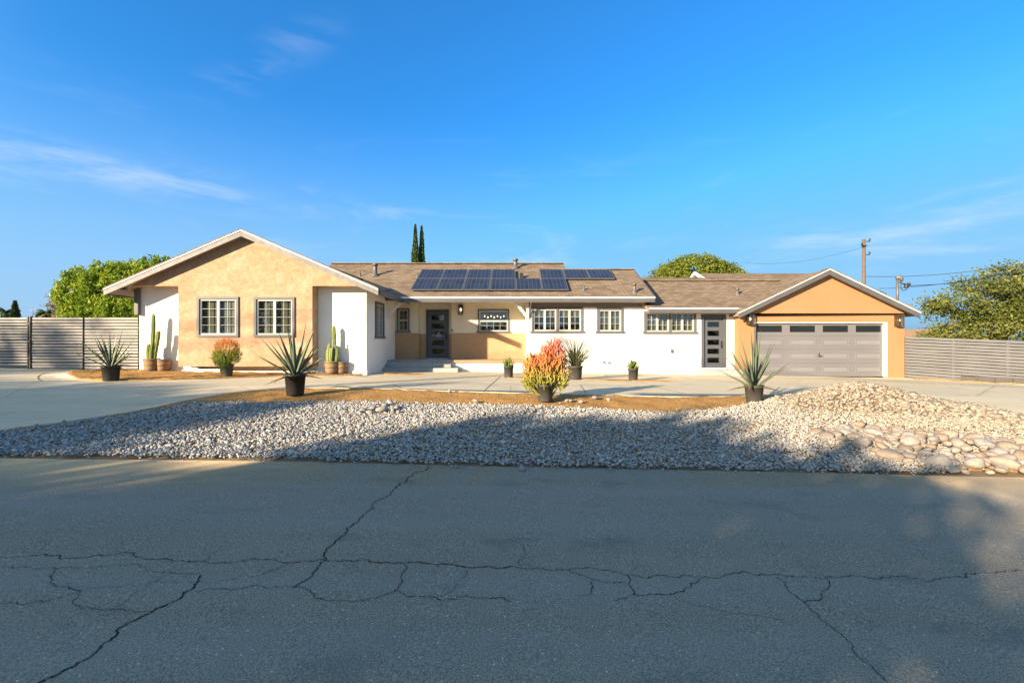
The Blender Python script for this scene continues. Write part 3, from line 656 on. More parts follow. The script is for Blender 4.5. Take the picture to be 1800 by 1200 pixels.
# ------------------------------------------------------------------ the house
base_z = g(0, 17)
house = empty('house', (0, 17, base_z), 'long single-storey ranch house in white and tan stucco with brown shingle roof and garage', 'house')
RY = 14.30; RX = X(425, RY); GY = 17.05
DW, DB, DM, DP, DA, DG = 15.0, 14.55, 17.75, 18.7, 19.05, 17.4     # wing wall, tan bay, main wall, porch wall, door alcove, garage wall
WX0, WX1 = -12.28, -4.80
def Mfront(D): return Matrix.Translation((0, D, 0))
def Mside(x): # local x -> world y, local y (into wall) -> world -x
    return Matrix(((0, -1, 0, x), (1, 0, 0, 0), (0, 0, 1, 0), (0, 0, 0, 1)))
def window(mat4, x0, x1, z0, z1, units=1, cols=2, rows=4, split=True, casing=0.075, sill=True, curtain=0.0, shade=0.0, hung=False, label=None):
    mb = MB(); mb.M = mat4; c = casing; o = 0.045
    mb.box(x0, x1, -o, 0.03, z1-c, z1); mb.box(x0, x0+c, -o, 0.03, z0+c, z1-c); mb.box(x1-c, x1, -o, 0.03, z0+c, z1-c); mb.box(x0-(0.05 if sill else 0), x1+(0.05 if sill else 0), -o-(0.03 if sill else 0), 0.03, z0, z0+c)
    mb.box(x0, x1, 0.03, 0.10, z1-c*0.6, z1-0.002); mb.box(x0, x1, 0.03, 0.10, z0+0.002, z0+c*0.6); mb.box(x0+0.002, x0+c*0.6, 0.03, 0.10, z0+c*0.6, z1-c*0.6); mb.box(x1-c*0.6, x1-0.002, 0.03, 0.10, z0+c*0.6, z1-c*0.6)
    w = (x1-x0-2*c-(units-1)*c)/units
    for u in range(1, units):
        xx = x0+c+u*w+(u-1)*c; mb.box(xx, xx+c, -o+0.002, 0.10, z0+c, z1-c)
    win = mb.build('window', M['trim'], house)
    if label: win['label'] = label
    for u in range(units):
        a = x0+c+u*(w+c); b = a+w; lo, hi = z0+c, z1-c; f = 0.05
        s = MB(); s.M = mat4
        s.box(a, b, -0.005, 0.07, hi-f, hi-0.001); s.box(a, b, -0.005, 0.07, lo+0.001, lo+f); s.box(a, a+f, -0.005, 0.07, lo+f, hi-f); s.box(b-f, b, -0.005, 0.07, lo+f, hi-f)
        panes = [(a+f, b-f)]
        if split:
            mdl = (a+b)/2; s.box(mdl-0.04, mdl+0.04, -0.003, 0.068, lo+f, hi-f); panes = [(a+f, mdl-0.04), (mdl+0.04, b-f)]
        if hung: s.box(a+f, b-f, -0.003, 0.066, (lo+hi)/2-0.035, (lo+hi)/2+0.035)
        for p0, p1 in panes:
            for k in range(1, cols): xx = p0+(p1-p0)*k/cols; s.box(xx-0.005, xx+0.005, 0.012, 0.04, lo+f, hi-f)
            for k in range(1, rows):
                zz = lo+f+(hi-lo-2*f)*k/rows
                if not (hung and abs(zz-(lo+hi)/2) < 0.05): s.box(p0, p1, 0.014, 0.038, zz-0.005, zz+0.005)
        s.build('sash', M['sash'], win)
        for p0, p1 in panes:
            q = MB(); q.M = mat4; q.box(p0-0.004, p1+0.004, 0.022, 0.030, lo+f-0.004, hi-f+0.004); q.build('pane', M['glass'], win)
        if shade:
            q = MB(); q.M = mat4; q.box(a-0.02, b+0.02, 0.118, 0.122, hi+0.03-(hi-lo+0.06)*shade, hi+0.03); q.build('roller_shade', M['shade'], win)
        if curtain:
            q = MB(); q.M = mat4; n = 40; pv = None
            for k in range(n+1):
                xx = b-(b-a)*(k/n)*curtain; yy = 0.095+0.008*math.sin(k*1.3)+0.003*math.sin(k*3.1)
                cur = (q.av((xx, yy, lo-0.05)), q.av((xx, yy, hi+0.05)))
                if pv: q.face((pv[0], cur[0], cur[1], pv[1]), 0, True)
                pv = cur
            q.build('curtain', M['curtain'], win)
    return win
def hole(x0, x1, z0, z1): return (x0+0.01, x1-0.01, z0+0.01, z1-0.01)
# --- window rectangles in metres
zt = Z(502.5, DB)
wf1 = (X(347, DB), X(420, DB), Z(592.5, DB), Z(521.5, DB)); wf2 = (X(447, DB), X(518.5, DB), Z(592.5, DB), Z(522, DB))
wm1 = (X(934, DM), X(1024.5, DM), Z(585, DM), Z(540, DM)); wm2 = (X(1049, DM), X(1095, DM), Z(585.5, DM), Z(541, DM)); wm3 = (X(1131.8, DM), X(1223, DM), Z(586.3, DM), Z(547, DM))
wp = (X(840, DP), X(895, DP), Z(584.5, DP), Z(543.5, DP)); ws = (X(697.2, DP)+0.02, X(720, DP), Z(584, DP), Z(542, DP))
sideD0, sideD1 = 800*4.8/(900-659), 800*4.8/(900-674)
wside = (sideD0, sideD1, Z(594.5, sideD0), Z(529.5, sideD0))
porch_z = Z(631, DP); eave_b = Z(530, 17.2); ceil_z = eave_b+0.05
# --- walls
def walls():
    b = g(-8, 15)-0.25
    mb = MB()                                   # white wing walls
    mb.wall(WX0, WX1, b, zt, DW, DW+0.15, [(X(335, DW), X(525, DW), Z(592, DW)-0.35, zt-0.05)])
    mb.M = Mside(WX1-0.001); mb.wall(DW+0.151, DP+0.4, b, Z(0, 1)*0+zt+0.02, 0, 0.15, [hole(*wside)])
    mb.M = None; mb.box(WX0+0.002, WX0+0.15, DW+0.151, 24, b, zt+0.02)
    mb.build('wall', M['white'], house)
    mb = MB()                                   # plinth under the wing
    mb.box(WX0-0.03, WX1+0.03, DW-0.03, DW, b, g(-5, 15)+0.17); mb.build('plinth', M['white'], house)
    mb = MB()                                   # tan bay and gable
    bx0, bx1 = X(313.5, DB), X(549, DB); bz = Z(644, DB)
    mb.wall(bx0, bx1, bz, zt, DB, DB+0.14, [hole(*wf1), hole(*wf2)])
    mb.box(bx1-0.14, bx1-0.001, DB+0.141, DW-0.001, bz, zt); mb.box(bx0+0.001, bx0+0.14, DB+0.141, DW-0.001, bz, zt); mb.box(bx0+0.14, bx1-0.14, DB+0.141, DW-0.001, bz, bz+0.1)
    rz = Z(405, RY)-0.13; rx = RX; sl_ = 0.43; xl = max(WX0, rx-(rz-zt)/sl_+0.01); xr_ = min(WX1, rx+(rz-zt)/sl_-0.01)
    mb.prism([(xl, zt+0.001), (xr_, zt+0.001), (xr_, rz-sl_*(xr_-rx)+0.01), (rx, rz+0.01), (xl, rz-sl_*(rx-xl)+0.01)], 'y', DB, DW-0.002)
    mb.build('bay_wall', M['tan'], house)
    mb = MB(); mb.prism([(xl, zt+0.001), (xr_, zt+0.001), (rx, rz)], 'y', 23.8, 23.99); mb.box(WX0, 15, 24.0, 24.2, b, zt); mb.build('rear_wall', M['white'], house)
    # main white wall (two lengths, one plane), its return on the porch
    mx0, mx1, mx2 = X(924.5, DM), X(1132, DM), X(1298, DM)
    dz1 = Z(553, DM); dzb = Z(647, DM); d0, d1 = X(1232.5, DM), X(1275.5, DM)
    mb = MB(); b = g(7, 17.7)-0.2
    mb.wall(mx0, mx2, b, Z(543, DM)+0.0, DM, DM+0.15, [hole(*wm3[:3], min(wm3[3], Z(543, DM)-0.02)), (d0+0.01, d1-0.01, dzb, dz1-0.01), (wm1[0]+.01, wm1[1]-.01, wm1[2]+.01, Z(543, DM)), (wm2[0]+.01, wm2[1]-.01, wm2[2]+.01, Z(543, DM))])
    mb.wall(mx0, mx1+0.25, Z(543, DM)+0.0, ceil_z+0.02, DM, DM+0.15, [(wm1[0]+.01, wm1[1]-.01, Z(543, DM), wm1[3]-.01), (wm2[0]+.01, wm2[1]-.01, Z(543, DM), wm2[3]-.01)])
    mb.box(mx0+0.001, mx0+0.15, DM+0.151, DP+0.15, b, ceil_z+0.02)
    mb.build('wall', M['white'], house)
    # porch wall with brick wainscot; the door alcove set back
    ax0, ax1 = X(735, DP), X(793.5, DP); cap = Z(585.5, DP)
    mb = MB(); b2 = porch_z-0.3
    mb.wall(WX1, ax0, cap, ceil_z+0.3, DP, DP+0.15, [(ws[0]+.01, ws[1]-.01, cap, ws[3]-.01)] if ws[2] <= cap else [hole(*ws)])
    mb.wall(ax1, mx0, cap, ceil_z+0.3, DP, DP+0.15, [hole(*wp)] if wp[2] > cap else [(wp[0]+.01, wp[1]-.01, cap, wp[3]-.01)])
    ddx0, ddx1 = X(749, DA), X(789, DA); ddz = Z(544, DA)
    mb.box(ax0-0.15, ax0-0.001, DP+0.151, DA+0.15, b2, ceil_z+0.3); mb.box(ax1+0.001, ax1+0.15, DP+0.151, DA+0.15, b2, ceil_z+0.3)
    mb.wall(ax0, ax1, porch_z-0.05, ceil_z+0.3, DA, DA+0.15, [(ddx0+0.01, ddx1-0.01, porch_z-0.05, ddz-0.01)])
    mb.build('porch_wall', M['cream'], house)
    mb = MB(); mb.box(WX1+0.002, ax0, DP-0.03, DP+0.15, b2, cap-0.002); mb.box(ax1, mx0-0.002, DP-0.03, DP+0.15, b2, cap-0.002)
    mb.box(ax0+0.001, ddx0-0.005, DA-0.025, DA-0.001, porch_z, cap-0.03); mb.box(ddx1+0.005, ax1-0.001, DA-0.025, DA-0.001, porch_z, cap-0.03); mb.box(ax0, ax0+0.02, DP-0.03, DA-0.026, porch_z, cap-0.03)
    mb.build('brick_wainscot', M['brick'], house)
    # garage walls
    gx0, gx1 = X(1298.5, DG), X(1590, DG); gb = g(12, 17.4)-0.2; gd0, gd1, gdz = X(1325.5, DG), X(1559, DG), Z(566.5, DG); gt = Z(551, DG)
    mb = MB(); mb.wall(gx0, gx1, gb, gt, DG, DG+0.18, [(gd0, gd1, gb, gdz)])
    mb.box(gx0+0.002, gx0+0.18, DG+0.181, 23, gb, gt); mb.box(gx1-0.18, gx1-0.002, DG+0.181, 23, gb, gt); mb.box(gx0, gx1, 23, 23.2, gb, gt)
    mb.build('garage_wall', M['apricot'], house)
    mb = MB(); az = Z(473, GY)-0.13; cx = X(1457, GY); gs = 0.48
    mb.prism([(gx0-0.12, gt+0.001), (gx1+0.05, gt+0.001), (gx1+0.05, az-gs*(gx1+0.05-cx)), (cx, az), (gx0-0.12, az-gs*(cx-gx0+0.12))], 'y', DG-0.12, DG+0.18)
    mb.build('garage_gable', M['apricot'], house)
    return mx0, mx1, mx2, ax0, ax1, (d0, d1, dzb, dz1), (ddx0, ddx1, ddz), (gx0, gx1, gd0, gd1, gdz)
mx0, mx1, mx2, ax0, ax1, sdoor, fdoor, gar = walls()
window(Mfront(DB), *wf1, rows=4, cols=2, curtain=0.5, shade=1.0, sill=False, label='sliding window of the tan bay with a pale curtain behind it'); window(Mfront(DB), *wf2, rows=4, cols=2, shade=1.0, sill=False)
window(Mfront(DM), *wm1, units=2, rows=3, cols=2, shade=0.35); window(Mfront(DM), *wm2, rows=3, cols=2, shade=1.0); window(Mfront(DM), *wm3, units=2, rows=3, cols=2, shade=1.0)
window(Mfront(DP), *wp, rows=4, cols=4, split=False, hung=True, casing=0.05); window(Mfront(DP), *ws, rows=4, cols=2, split=False, hung=True, casing=0.05)
window(Mside(WX1), *wside, rows=4, cols=2)
def interiors():
    def room(x0, x1, y0, y1, z0, z1):
        mb = MB(); mb.poly([(x0, y1, z0), (x1, y1, z0), (x1, y1, z1), (x0, y1, z1)]); mb.poly([(x0, y0, z0), (x0, y1, z0), (x0, y1, z1), (x0, y0, z1)])
        mb.poly([(x1, y0, z0), (x1, y1, z0), (x1, y1, z1), (x1, y0, z1)]); mb.poly([(x0, y0, z1), (x1, y0, z1), (x1, y1, z1), (x0, y1, z1)])
        mb.poly([(x0, y0, z0), (x1, y0, z0), (x1, y1, z0), (x0, y1, z0)], 1)
        mb.build('interior_room', [M['interior'], M['woodfloor']], house, recalc=False)
    fz = porch_z
    room(WX0+0.16, WX1-0.16, DW+0.16, 19.5, fz, zt+0.3); room(WX1+0.01, mx0+0.13, DA+0.16, 22.5, fz, ceil_z+0.28)
    room(mx0+0.16, mx1-0.05, DM+0.16, 21.0, fz, ceil_z+0.01); room(mx1, mx2-0.01, DM+0.16, 20.0, Z(650, DM), Z(543.5, DM))
interiors()
def slab_door(D, x0, x1, z0, z1, name, handle_side, casing=0.06, wide_right=0.0):
    mb = MB(); mb.M = Mfront(D); o = 0.04
    mb.box(x0, x1, -o, 0.10, z1-casing, z1); mb.box(x0, x0+casing, -o, 0.10, z0, z1-casing); mb.box(x1-casing, x1, -o, 0.10, z0, z1-casing)
    a, b = x0+casing+0.004, x1-casing-0.004; lo, hi = z0+0.02, z1-casing-0.004
    w = b-a; l0, l1 = a+0.18*w, b-0.16*w; n = 5; ph = (hi-lo)
    lit = [(lo+ph*(0.09+0.178*k), lo+ph*(0.09+0.178*k+0.118)) for k in range(n)]
    mb.wall(a, b, lo, hi, 0.03, 0.075, [(l0, l1, p, q) for p, q in lit])
    d = mb.build('door', M['doorgrey'], house); d['label'] = name
    for p, q in lit:
        g_ = MB(); g_.M = Mfront(D); g_.box(l0-0.004, l1+0.004, 0.05, 0.058, p-0.004, q+0.004); g_.build('pane', M['glass'], d)
        f = MB(); f.M = Mfront(D)
        f.box(l0, l1, 0.022, 0.05, p, p+0.015); f.box(l0, l1, 0.022, 0.05, q-0.015, q); f.box(l0, l0+0.015, 0.022, 0.05, p+0.015, q-0.015); f.box(l1-0.015, l1, 0.022, 0.05, p+0.015, q-0.015)
        f.build('pane_bead', M['doorgrey'], d)
    t = MB(); t.M = Mfront(D); t.box(x0, x1, -0.09, 0.10, z0-0.03, z0+0.018); t.build('threshold', M['lightfascia'], d)
    hx = (b-0.065*w) if handle_side > 0 else (a+0.065*w)
    h = MB(); h.M = Mfront(D); zc = lo+ph*0.47; h.box(hx-0.025, hx+0.025, 0.012, 0.03, zc-0.16, zc+0.12)
    h.tube([(hx, 0.012, zc+0.05), (hx, -0.04, zc+0.05), (hx, -0.045, zc-0.03), (hx, -0.04, zc-0.10), (hx, 0.012, zc-0.10)], 0.011, 8)
    h.build('handle', M['darkmetal'], d)
    return d
slab_door(DA, fdoor[0], fdoor[1], porch_z, fdoor[2], 'slate grey front door with five glass lites on the porch', 1)
slab_door(DM, sdoor[0], sdoor[1], sdoor[2], sdoor[3], 'slate grey side door with five glass lites beside the garage', 1, 0.10)
def garage_door():
    gx0, gx1, x0, x1, zt_ = gar; D = DG+0.09; zb = g(12, 17.4)+0.03; mb = MB()
    mb.box(x0, x1, D+0.012, D+0.05, zb, zt_)
    hh = (zt_-zb)/4; pw = (x1-x0)/4; n = 4; e = MB()
    for r in range(4):
        z0 = zb+r*hh+0.008; z1 = zb+(r+1)*hh-0.008
        if r < 3:
            mb.box(x0+0.02, x1-0.02, D, D+0.012, z0, z1)
            for k in range(4):
                a = x0+k*pw+0.13; b = x0+(k+1)*pw-0.13; c = z0+0.12; d = z1-0.10
                e.box(a, b, D-0.014, D-0.001, d-0.022, d); e.box(a, b, D-0.014, D-0.001, c, c+0.022); e.box(a, a+0.022, D-0.014, D-0.001, c+0.022, d-0.022); e.box(b-0.022, b, D-0.014, D-0.001, c+0.022, d-0.022)
                e.box(a+0.06, b-0.06, D-0.010, D-0.001, c+0.06, d-0.06)
        else:
            mb.wall(x0+0.02, x1-0.02, z0, z1, D, D+0.012, [(x0+k*pw+0.15, x0+(k+1)*pw-0.15, z0+0.14, z1-0.11) for k in range(4)])
    d = mb.build('garage_door', M['garage'], house); e.build('panel_relief', M['garage_highlight'], d)
    for k in range(4):
        q = MB(); a, b = x0+k*pw+0.15, x0+(k+1)*pw-0.15; q.box(a, b, D+0.006, D+0.0115, zb+3*hh+0.148, zb+4*hh-0.118); q.build('pane', M['tinted'], d)
    h = MB(); cx = (x0+x1)/2; zc = zb+1.45*hh; h.box(cx-0.012, cx+0.012, D-0.02, D-0.001, zc, zc+0.16); h.box(cx, cx+0.11, D-0.035, D-0.018, zc+0.02, zc+0.045); h.build('handle', M['darkmetal'], d)
    t = MB(); t.box(x0-0.0, x1, DG-0.02, DG+0.088, zt_-0.03, zt_-0.001); t.box(x1-0.09, x1-0.001, DG-0.02, DG+0.088, zb, zt_-0.03); t.build('door_trim', M['lightfascia'], house)
    t = MB(); t.box(x0+0.001, x0+0.06, DG-0.02, DG+0.088, zb, zt_-0.03); t.build('door_trim', M['trim'], house)
garage_door()
# --- roofs
def roof_x(name, x0, x1, ye, ze, yr, zr, yb, t=0.13):
    zb = zr-(zr-ze)/(yr-ye)*(yb-yr); mb = MB()
    mb.prism([(ye, ze), (yr, zr), (yb, zb), (yb, zb-t), (yr, zr-t), (ye, ze-t)], 'x', x0, x1, 1, mis=[0, 0, 1, 1, 1, 1])
    return mb.build(name, [M['shingle'], M['soffit']], house)
def roof_y(name, y0, y1, xr, zr, hw, m, t=0.13, sof='soffit'):
    mb = MB(); ze = zr-m*hw
    mb.prism([(xr-hw, ze), (xr, zr), (xr+hw, ze), (xr+hw, ze-t), (xr, zr-t), (xr-hw, ze-t)], 'y', y0, y1, 1, mis=[0, 0, 1, 1, 1, 1])
    return mb.build(name, [M['shingle'], M[sof]], house)
EY = 17.2; EZ = Z(522.5, EY); MS = 0.5; A_ = EY*MS-(EZ-H)
def onroof(py): D = A_/(MS-(600-py)/F); return D, EZ+MS*(D-EY)
r1, z1_ = onroof(463.5); r2, z2_ = onroof(474)
stepx = X(992, 20.8); rx1 = 5.40
roof_main = roof_x('roof', -8.35, stepx, EY, EZ, r1, z1_, 25.5)
roof_low = roof_x('roof', stepx+0.002, rx1, EY, EZ, r2, z2_, 24.2)
WR, WRX, WHW, WM = Z(405, RY), RX, 4.30, 0.43
roof_wing = roof_y('roof', RY, 24.6, WRX, WR, WHW, WM)
S2Z = Z(541.5, EY); S2R = 20.0
GXL = X(1457, GY)-3.39
roof_s2 = roof_x('roof', mx1-0.02, GXL+(S2Z-(Z(473, GY)-0.48*3.39))/0.48, EY, S2Z, S2R, S2Z+MS*(S2R-EY), 23.0)
def valley_roof():
    ze = Z(473, GY)-0.48*3.39; zr = S2Z+MS*(S2R-EY); xa = GXL+(S2Z-ze)/0.48+0.002; xb = GXL+(zr-ze)/0.48; mb = MB()
    T = [mb.av(p) for p in ((xa, EY, S2Z), (xb, S2R, zr), (xa, S2R, zr))]; B = [mb.av(p) for p in ((xa, EY, S2Z-0.1), (xb, S2R, zr-0.1), (xa, S2R, zr-0.1))]
    mb.face(T); mb.face(B[::-1])
    for k in range(3): j = (k+1) % 3; mb.face((T[k], B[k], B[j], T[j]))
    mb.build('roof', M['shingle'], house)
valley_roof()
GR, GX, GHW, GM = Z(473, GY), X(1457, GY), 3.39, 0.48
roof_gar = roof_y('roof', GY, 23.6, GX, GR, GHW, GM)
def rear_roofs():
    D = 23.0; zr = Z(480.5, D); x0 = X(1222, D); x1 = 16.25; m = 0.42; f = 3.2; zl = zr-m*f
    roof_x('roof', x0, x1, D-f, zl, D, zr, D+f)
    t = MB(); t.prism([(D-f+0.3, zl-0.1), (D, zr-0.15), (D+f-0.3, zl-0.1), (D+f-0.3, base_z), (D-f+0.3, base_z)], 'x', x1-0.5, x1-0.3); t.build('rear_wall', M['white'], house)
    t = MB(); t.bar((x1+0.02, D, zr-0.05), (x1+0.02, D-f, zl-0.05), 0.035, 0.12); t.build('fascia', M['fascia'], house)
    t = MB(); t.bar((x0-0.03, D-0.03, zr+0.02), (x0-0.03, D-f, zl+0.02), 0.05, 0.14); t.bar((x0-0.03, D+0.03, zr+0.02), (x0-0.03, D+f, zl+0.02), 0.05, 0.14); t.build('fascia', M['lightfascia'], house)
    mb = MB(); D = 22.0; zr = Z(487.5, D); f = 2.0; zl = zr-0.3*f; mb.prism([(D-f, zl), (D, zr), (D+f, zl)], 'x', X(1128, D), x0+0.6); mb.build('roof', M['shingle'], house)
rear_roofs()
def fascias():
    def eave(x0, x1, y, z, soff_y, soff_z, par=house):
        a = MB(); a.box(x0, x1, y-0.05, y-0.012, z-0.042, z+0.010); a.build('gutter_edge', M['lightfascia'], house)
        b = MB(); b.box(x0, x1, y-0.03, y-0.001, z-0.185, z-0.043); b.build('fascia', M['fascia'], house)
    eave(WRX+WHW-0.03, rx1, EY, EZ, DM, ceil_z)
    eave(rx1-0.22, GX-GHW+0.05, EY, S2Z, DM, 0)
    s = MB(); s.box(WX1+0.002, mx0+0.0, EY, DP+0.36, ceil_z+0.025, ceil_z+0.05); s.build('porch_ceiling', M['cream'], house)
    s = MB(); s.box(mx0+0.003, rx1-0.03, EY, DM-0.001, eave_b-0.01, eave_b+0.012); s.build('soffit', M['soffit'], house)
    s = MB(); s.box(rx1-0.2, GX-GHW+0.1, EY, DM-0.001, S2Z-0.18, S2Z-0.16); s.build('soffit', M['soffit'], house)
    def rake(y, xr, zr, hw, m, t, mat='fascia', th=0.05):
        for sgn in (-1, 1):
            a = MB(); xe = xr+sgn*hw
            pts = lambda u, v: [(xr, zr-u), (xe, zr-m*hw-u), (xe, zr-m*hw-v), (xr, zr-v)]
            a.prism(pts(0.029, 0.055+t), 'y', y-th, y-0.001); a.build('fascia', M[mat], house)
            a = MB(); a.prism(pts(-0.012, 0.028), 'y', y-th-0.02, y-0.001); a.build('rake_edge', M['lightfascia'], house)
            a = MB(); a.prism(pts(-0.045, -0.013), 'y', y-th-0.03, y+0.3); a.build('shingle_edge', M['shingle'], house)
    rake(RY, WRX, WR, WHW, WM, 0.135, 'rakeboard'); rake(GY, GX, GR, GHW, GM, 0.155)
    # wing eaves along the sides
    for sgn in (-1, 1):
        xe = WRX+sgn*WHW; ze = WR-WM*WHW; a = MB(); a.box(min(xe, xe+sgn*0.04), max(xe, xe+sgn*0.04), RY, EY-0.06 if sgn > 0 else 24.5, ze-0.18, ze+0.01); a.build('fascia', M['fascia'], house)
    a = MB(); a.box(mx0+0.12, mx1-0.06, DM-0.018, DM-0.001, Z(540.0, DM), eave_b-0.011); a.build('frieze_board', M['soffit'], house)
    # right end of the main roof
    a = MB(); a.bar((rx1+0.02, EY, EZ-0.06), (rx1+0.02, r2, z2_-0.06), 0.035, 0.13); a.build('fascia', M['fascia'], house)
    # outlookers under the left corner
    for k, y in enumerate((RY+0.15, 14.95, 15.7)):
        a = MB(); a.box(-12.72, WX0-0.001, y, y+0.09, zt-0.13, zt-0.01); a.build('outlooker', M['fascia'], house)
    a = MB(); a.box(WX0-0.06, WX0+0.06, DW-0.14, DW-0.031, Z(553, DW), zt-0.005); a.box(WX0-0.05, WX0+0.05, RY+0.1, DW-0.031, zt-0.02, zt+0.09); a.build('bracket', M['fascia'], house)
    # porch brackets
    zc = eave_b; yb = EY+0.18
    a = MB(); a.box(WX1+0.002, WX1+0.10, yb-0.05, yb+0.05, zc-0.62, zc+0.03); a.bar((WX1+0.06, yb, zc-0.56), (WX1+0.55, yb, zc+0.0), 0.085, 0.085); a.build('bracket', M['lightfascia'], house)
    a = MB(); a.box(mx0+0.02, mx0+0.11, DM-0.08, DM-0.002, zc-0.62, zc-0.01); a.bar((mx0+0.06, DM-0.05, zc-0.58), (mx0-0.42, yb+0.1, zc+0.02), 0.085, 0.085); a.build('bracket', M['lightfascia'], house)
    a = MB(); a.tube([(mx0+0.18, EY-0.02, EZ-0.17), (mx0+0.18, EY+0.2, EZ-0.27), (mx0+0.17, DM-0.06, EZ-0.55), (mx0+0.16, DM-0.05, EZ-0.72)], 0.03, 8); a.build('downspout', M['fascia'], house)
    # ridge caps
    def ridge(p, q, r): a = MB(); a.bar(p, q, 0.26, 0.035); a.build('ridge_cap', M['shingle'], r)
    ridge((-8.35, r1, z1_+0.012), (stepx, r1, z1_+0.012), roof_main); ridge((stepx, r2, z2_+0.012), (rx1, r2, z2_+0.012), roof_low)
    ridge((mx1, S2R, S2Z+MS*(S2R-EY)+0.012), (GX, S2R, S2Z+MS*(S2R-EY)+0.012), roof_s2)
fascias()
def vents():
    def pipe(px, py_b, py_t, r, cap, roof, D=None, zb=None):
        D0, z0 = onroof(py_b) if D is None else (D, zb); x = X(px, D0); zt_ = Z(py_t, D0); mb = MB()
        mb.lathe([(r*2.2, -0.06), (r*2.0, 0.02), (r*1.05, 0.05), (r, zt_-z0-0.02 if not cap else zt_-z0-0.16), ] + ([(0, zt_-z0-0.02)] if not cap else [(r, zt_-z0-0.10), (r*1.45, zt_-z0-0.10), (r*1.45, zt_-z0-0.02), (r*0.6, zt_-z0), (0, zt_-z0)]), 14, (x, D0, z0))
        mb.build('vent_pipe', M['metal'], roof)
    pipe(633, 485, 476, 0.028, False, roof_main); pipe(659.5, 484, 463, 0.085, True, roof_main); pipe(734, 487, 478, 0.028, False, roof_main)
    pipe(906, 471, 454.5, 0.085, True, roof_main); pipe(1026.3, 510, 500, 0.03, False, roof_low); pipe(1115.3, 514, 497, 0.055, True, roof_low)
    D = (EY*MS-(S2Z-H))/(MS-(600-517)/F); pipe(1296, 517, 505.5, 0.05, True, roof_s2, D, S2Z+MS*(D-EY))
vents()
def porch():
    px1 = mx0-0.003; mb = MB(); fy = 17.55
    mb.box(WX1+0.003, px1, fy, DP-0.031, g(-1, 17.5)-0.2, porch_z-0.075); mb.box(ax0+0.003, ax1-0.003, DP-0.03, DA-0.027, porch_z-0.3, porch_z-0.075); mb.build('porch_plinth', M['white'], house)
    mb = MB(); mb.box(WX1+0.003, px1, fy-0.05, DP-0.031, porch_z-0.073, porch_z-0.001); mb.box(ax0+0.021, ax1-0.003, DP-0.0305, DA-0.001, porch_z-0.073, porch_z-0.001); mb.build('porch_floor', M['step'], house)
    mb = MB(); mb.box(X(797, fy)+0.001, px1, fy-0.075, fy-0.0505, porch_z-0.085, porch_z+0.004); mb.box(X(797, fy)+0.001, px1, fy-0.0504, DP-0.032, porch_z, porch_z+0.006); mb.build('brick_ledge', M['brick'], house)
    gz = g(-3, 17); n = 3; rise = (porch_z-0.001-gz-0.03)/3
    for k in range(2):
        mb = MB(); x1 = X(795, fy)+(0.30 if k == 0 else 0.0); mb.box(WX1+0.004, x1, fy-0.051-(2-k)*0.34, fy-(0.052 if k else 0.052), gz-0.1, gz+0.03+rise*(k+1)-0.002 if k == 0 else gz+0.03+rise*2-0.001)
        if k == 1: mb = MB(); mb.box(WX1+0.006, x1, fy-0.051-0.34, fy-0.053, gz+0.03+rise, gz+0.03+rise*2)
        mb.build('step', M['step'], house, bevel=0.01)
    mb = MB(); mb.box(sdoor[0]-0.12, mx2-0.02, DM-0.42, DM-0.001, g(7, 17.7)-0.1, sdoor[2]-0.032); mb.build('step', M['step'], house)
    mb = MB(); zz = Z(617, DM); xx = X(1181, DM); mb.box(xx-0.05, xx+0.05, DM-0.05, DM-0.001, zz-0.07, zz+0.07); mb.build('outlet_box', M['trim'], house)
    for px, py in ((1060, 637), (1069, 637.5)):
        mb = MB(); xx = X(px, DM); zz = Z(py, DM); mb.tube([(xx, DM, zz), (xx, DM-0.09, zz), (xx, DM-0.11, zz-0.05)], 0.022, 8); mb.lathe([(0.045, 0), (0.045, 0.02), (0, 0.02)], 10, (xx, DM-0.07, zz+0.03)); mb.build('hose_tap', M['metal'], house)
    mb = MB(); xx = X(794.5, DP); zz = Z(580.5, DP); mb.box(xx-0.03, xx+0.03, DP-0.035, DP-0.001, zz-0.05, zz+0.05); mb.build('doorbell', M['trim'], house)
    xx = X(821, DP); zz = Z(618, DP); mb = MB(); mb.box(xx-0.04, xx+0.04, DP-0.045, DP-0.031, zz-0.06, zz+0.06); mb.build('outlet_box', M['brick'], house)
    mb = MB(); x0 = X(333, DB); z0 = g(-9.6, 14.4)+0.05; mb.prism([(x0-0.18, z0), (x0+0.9, z0), (x0+0.9, z0+0.10), (x0+0.25, z0+0.10), (x0+0.02, z0+0.22)], 'y', DW-0.35, DW-0.031); mb.build('footing', M['white'], house)
porch()
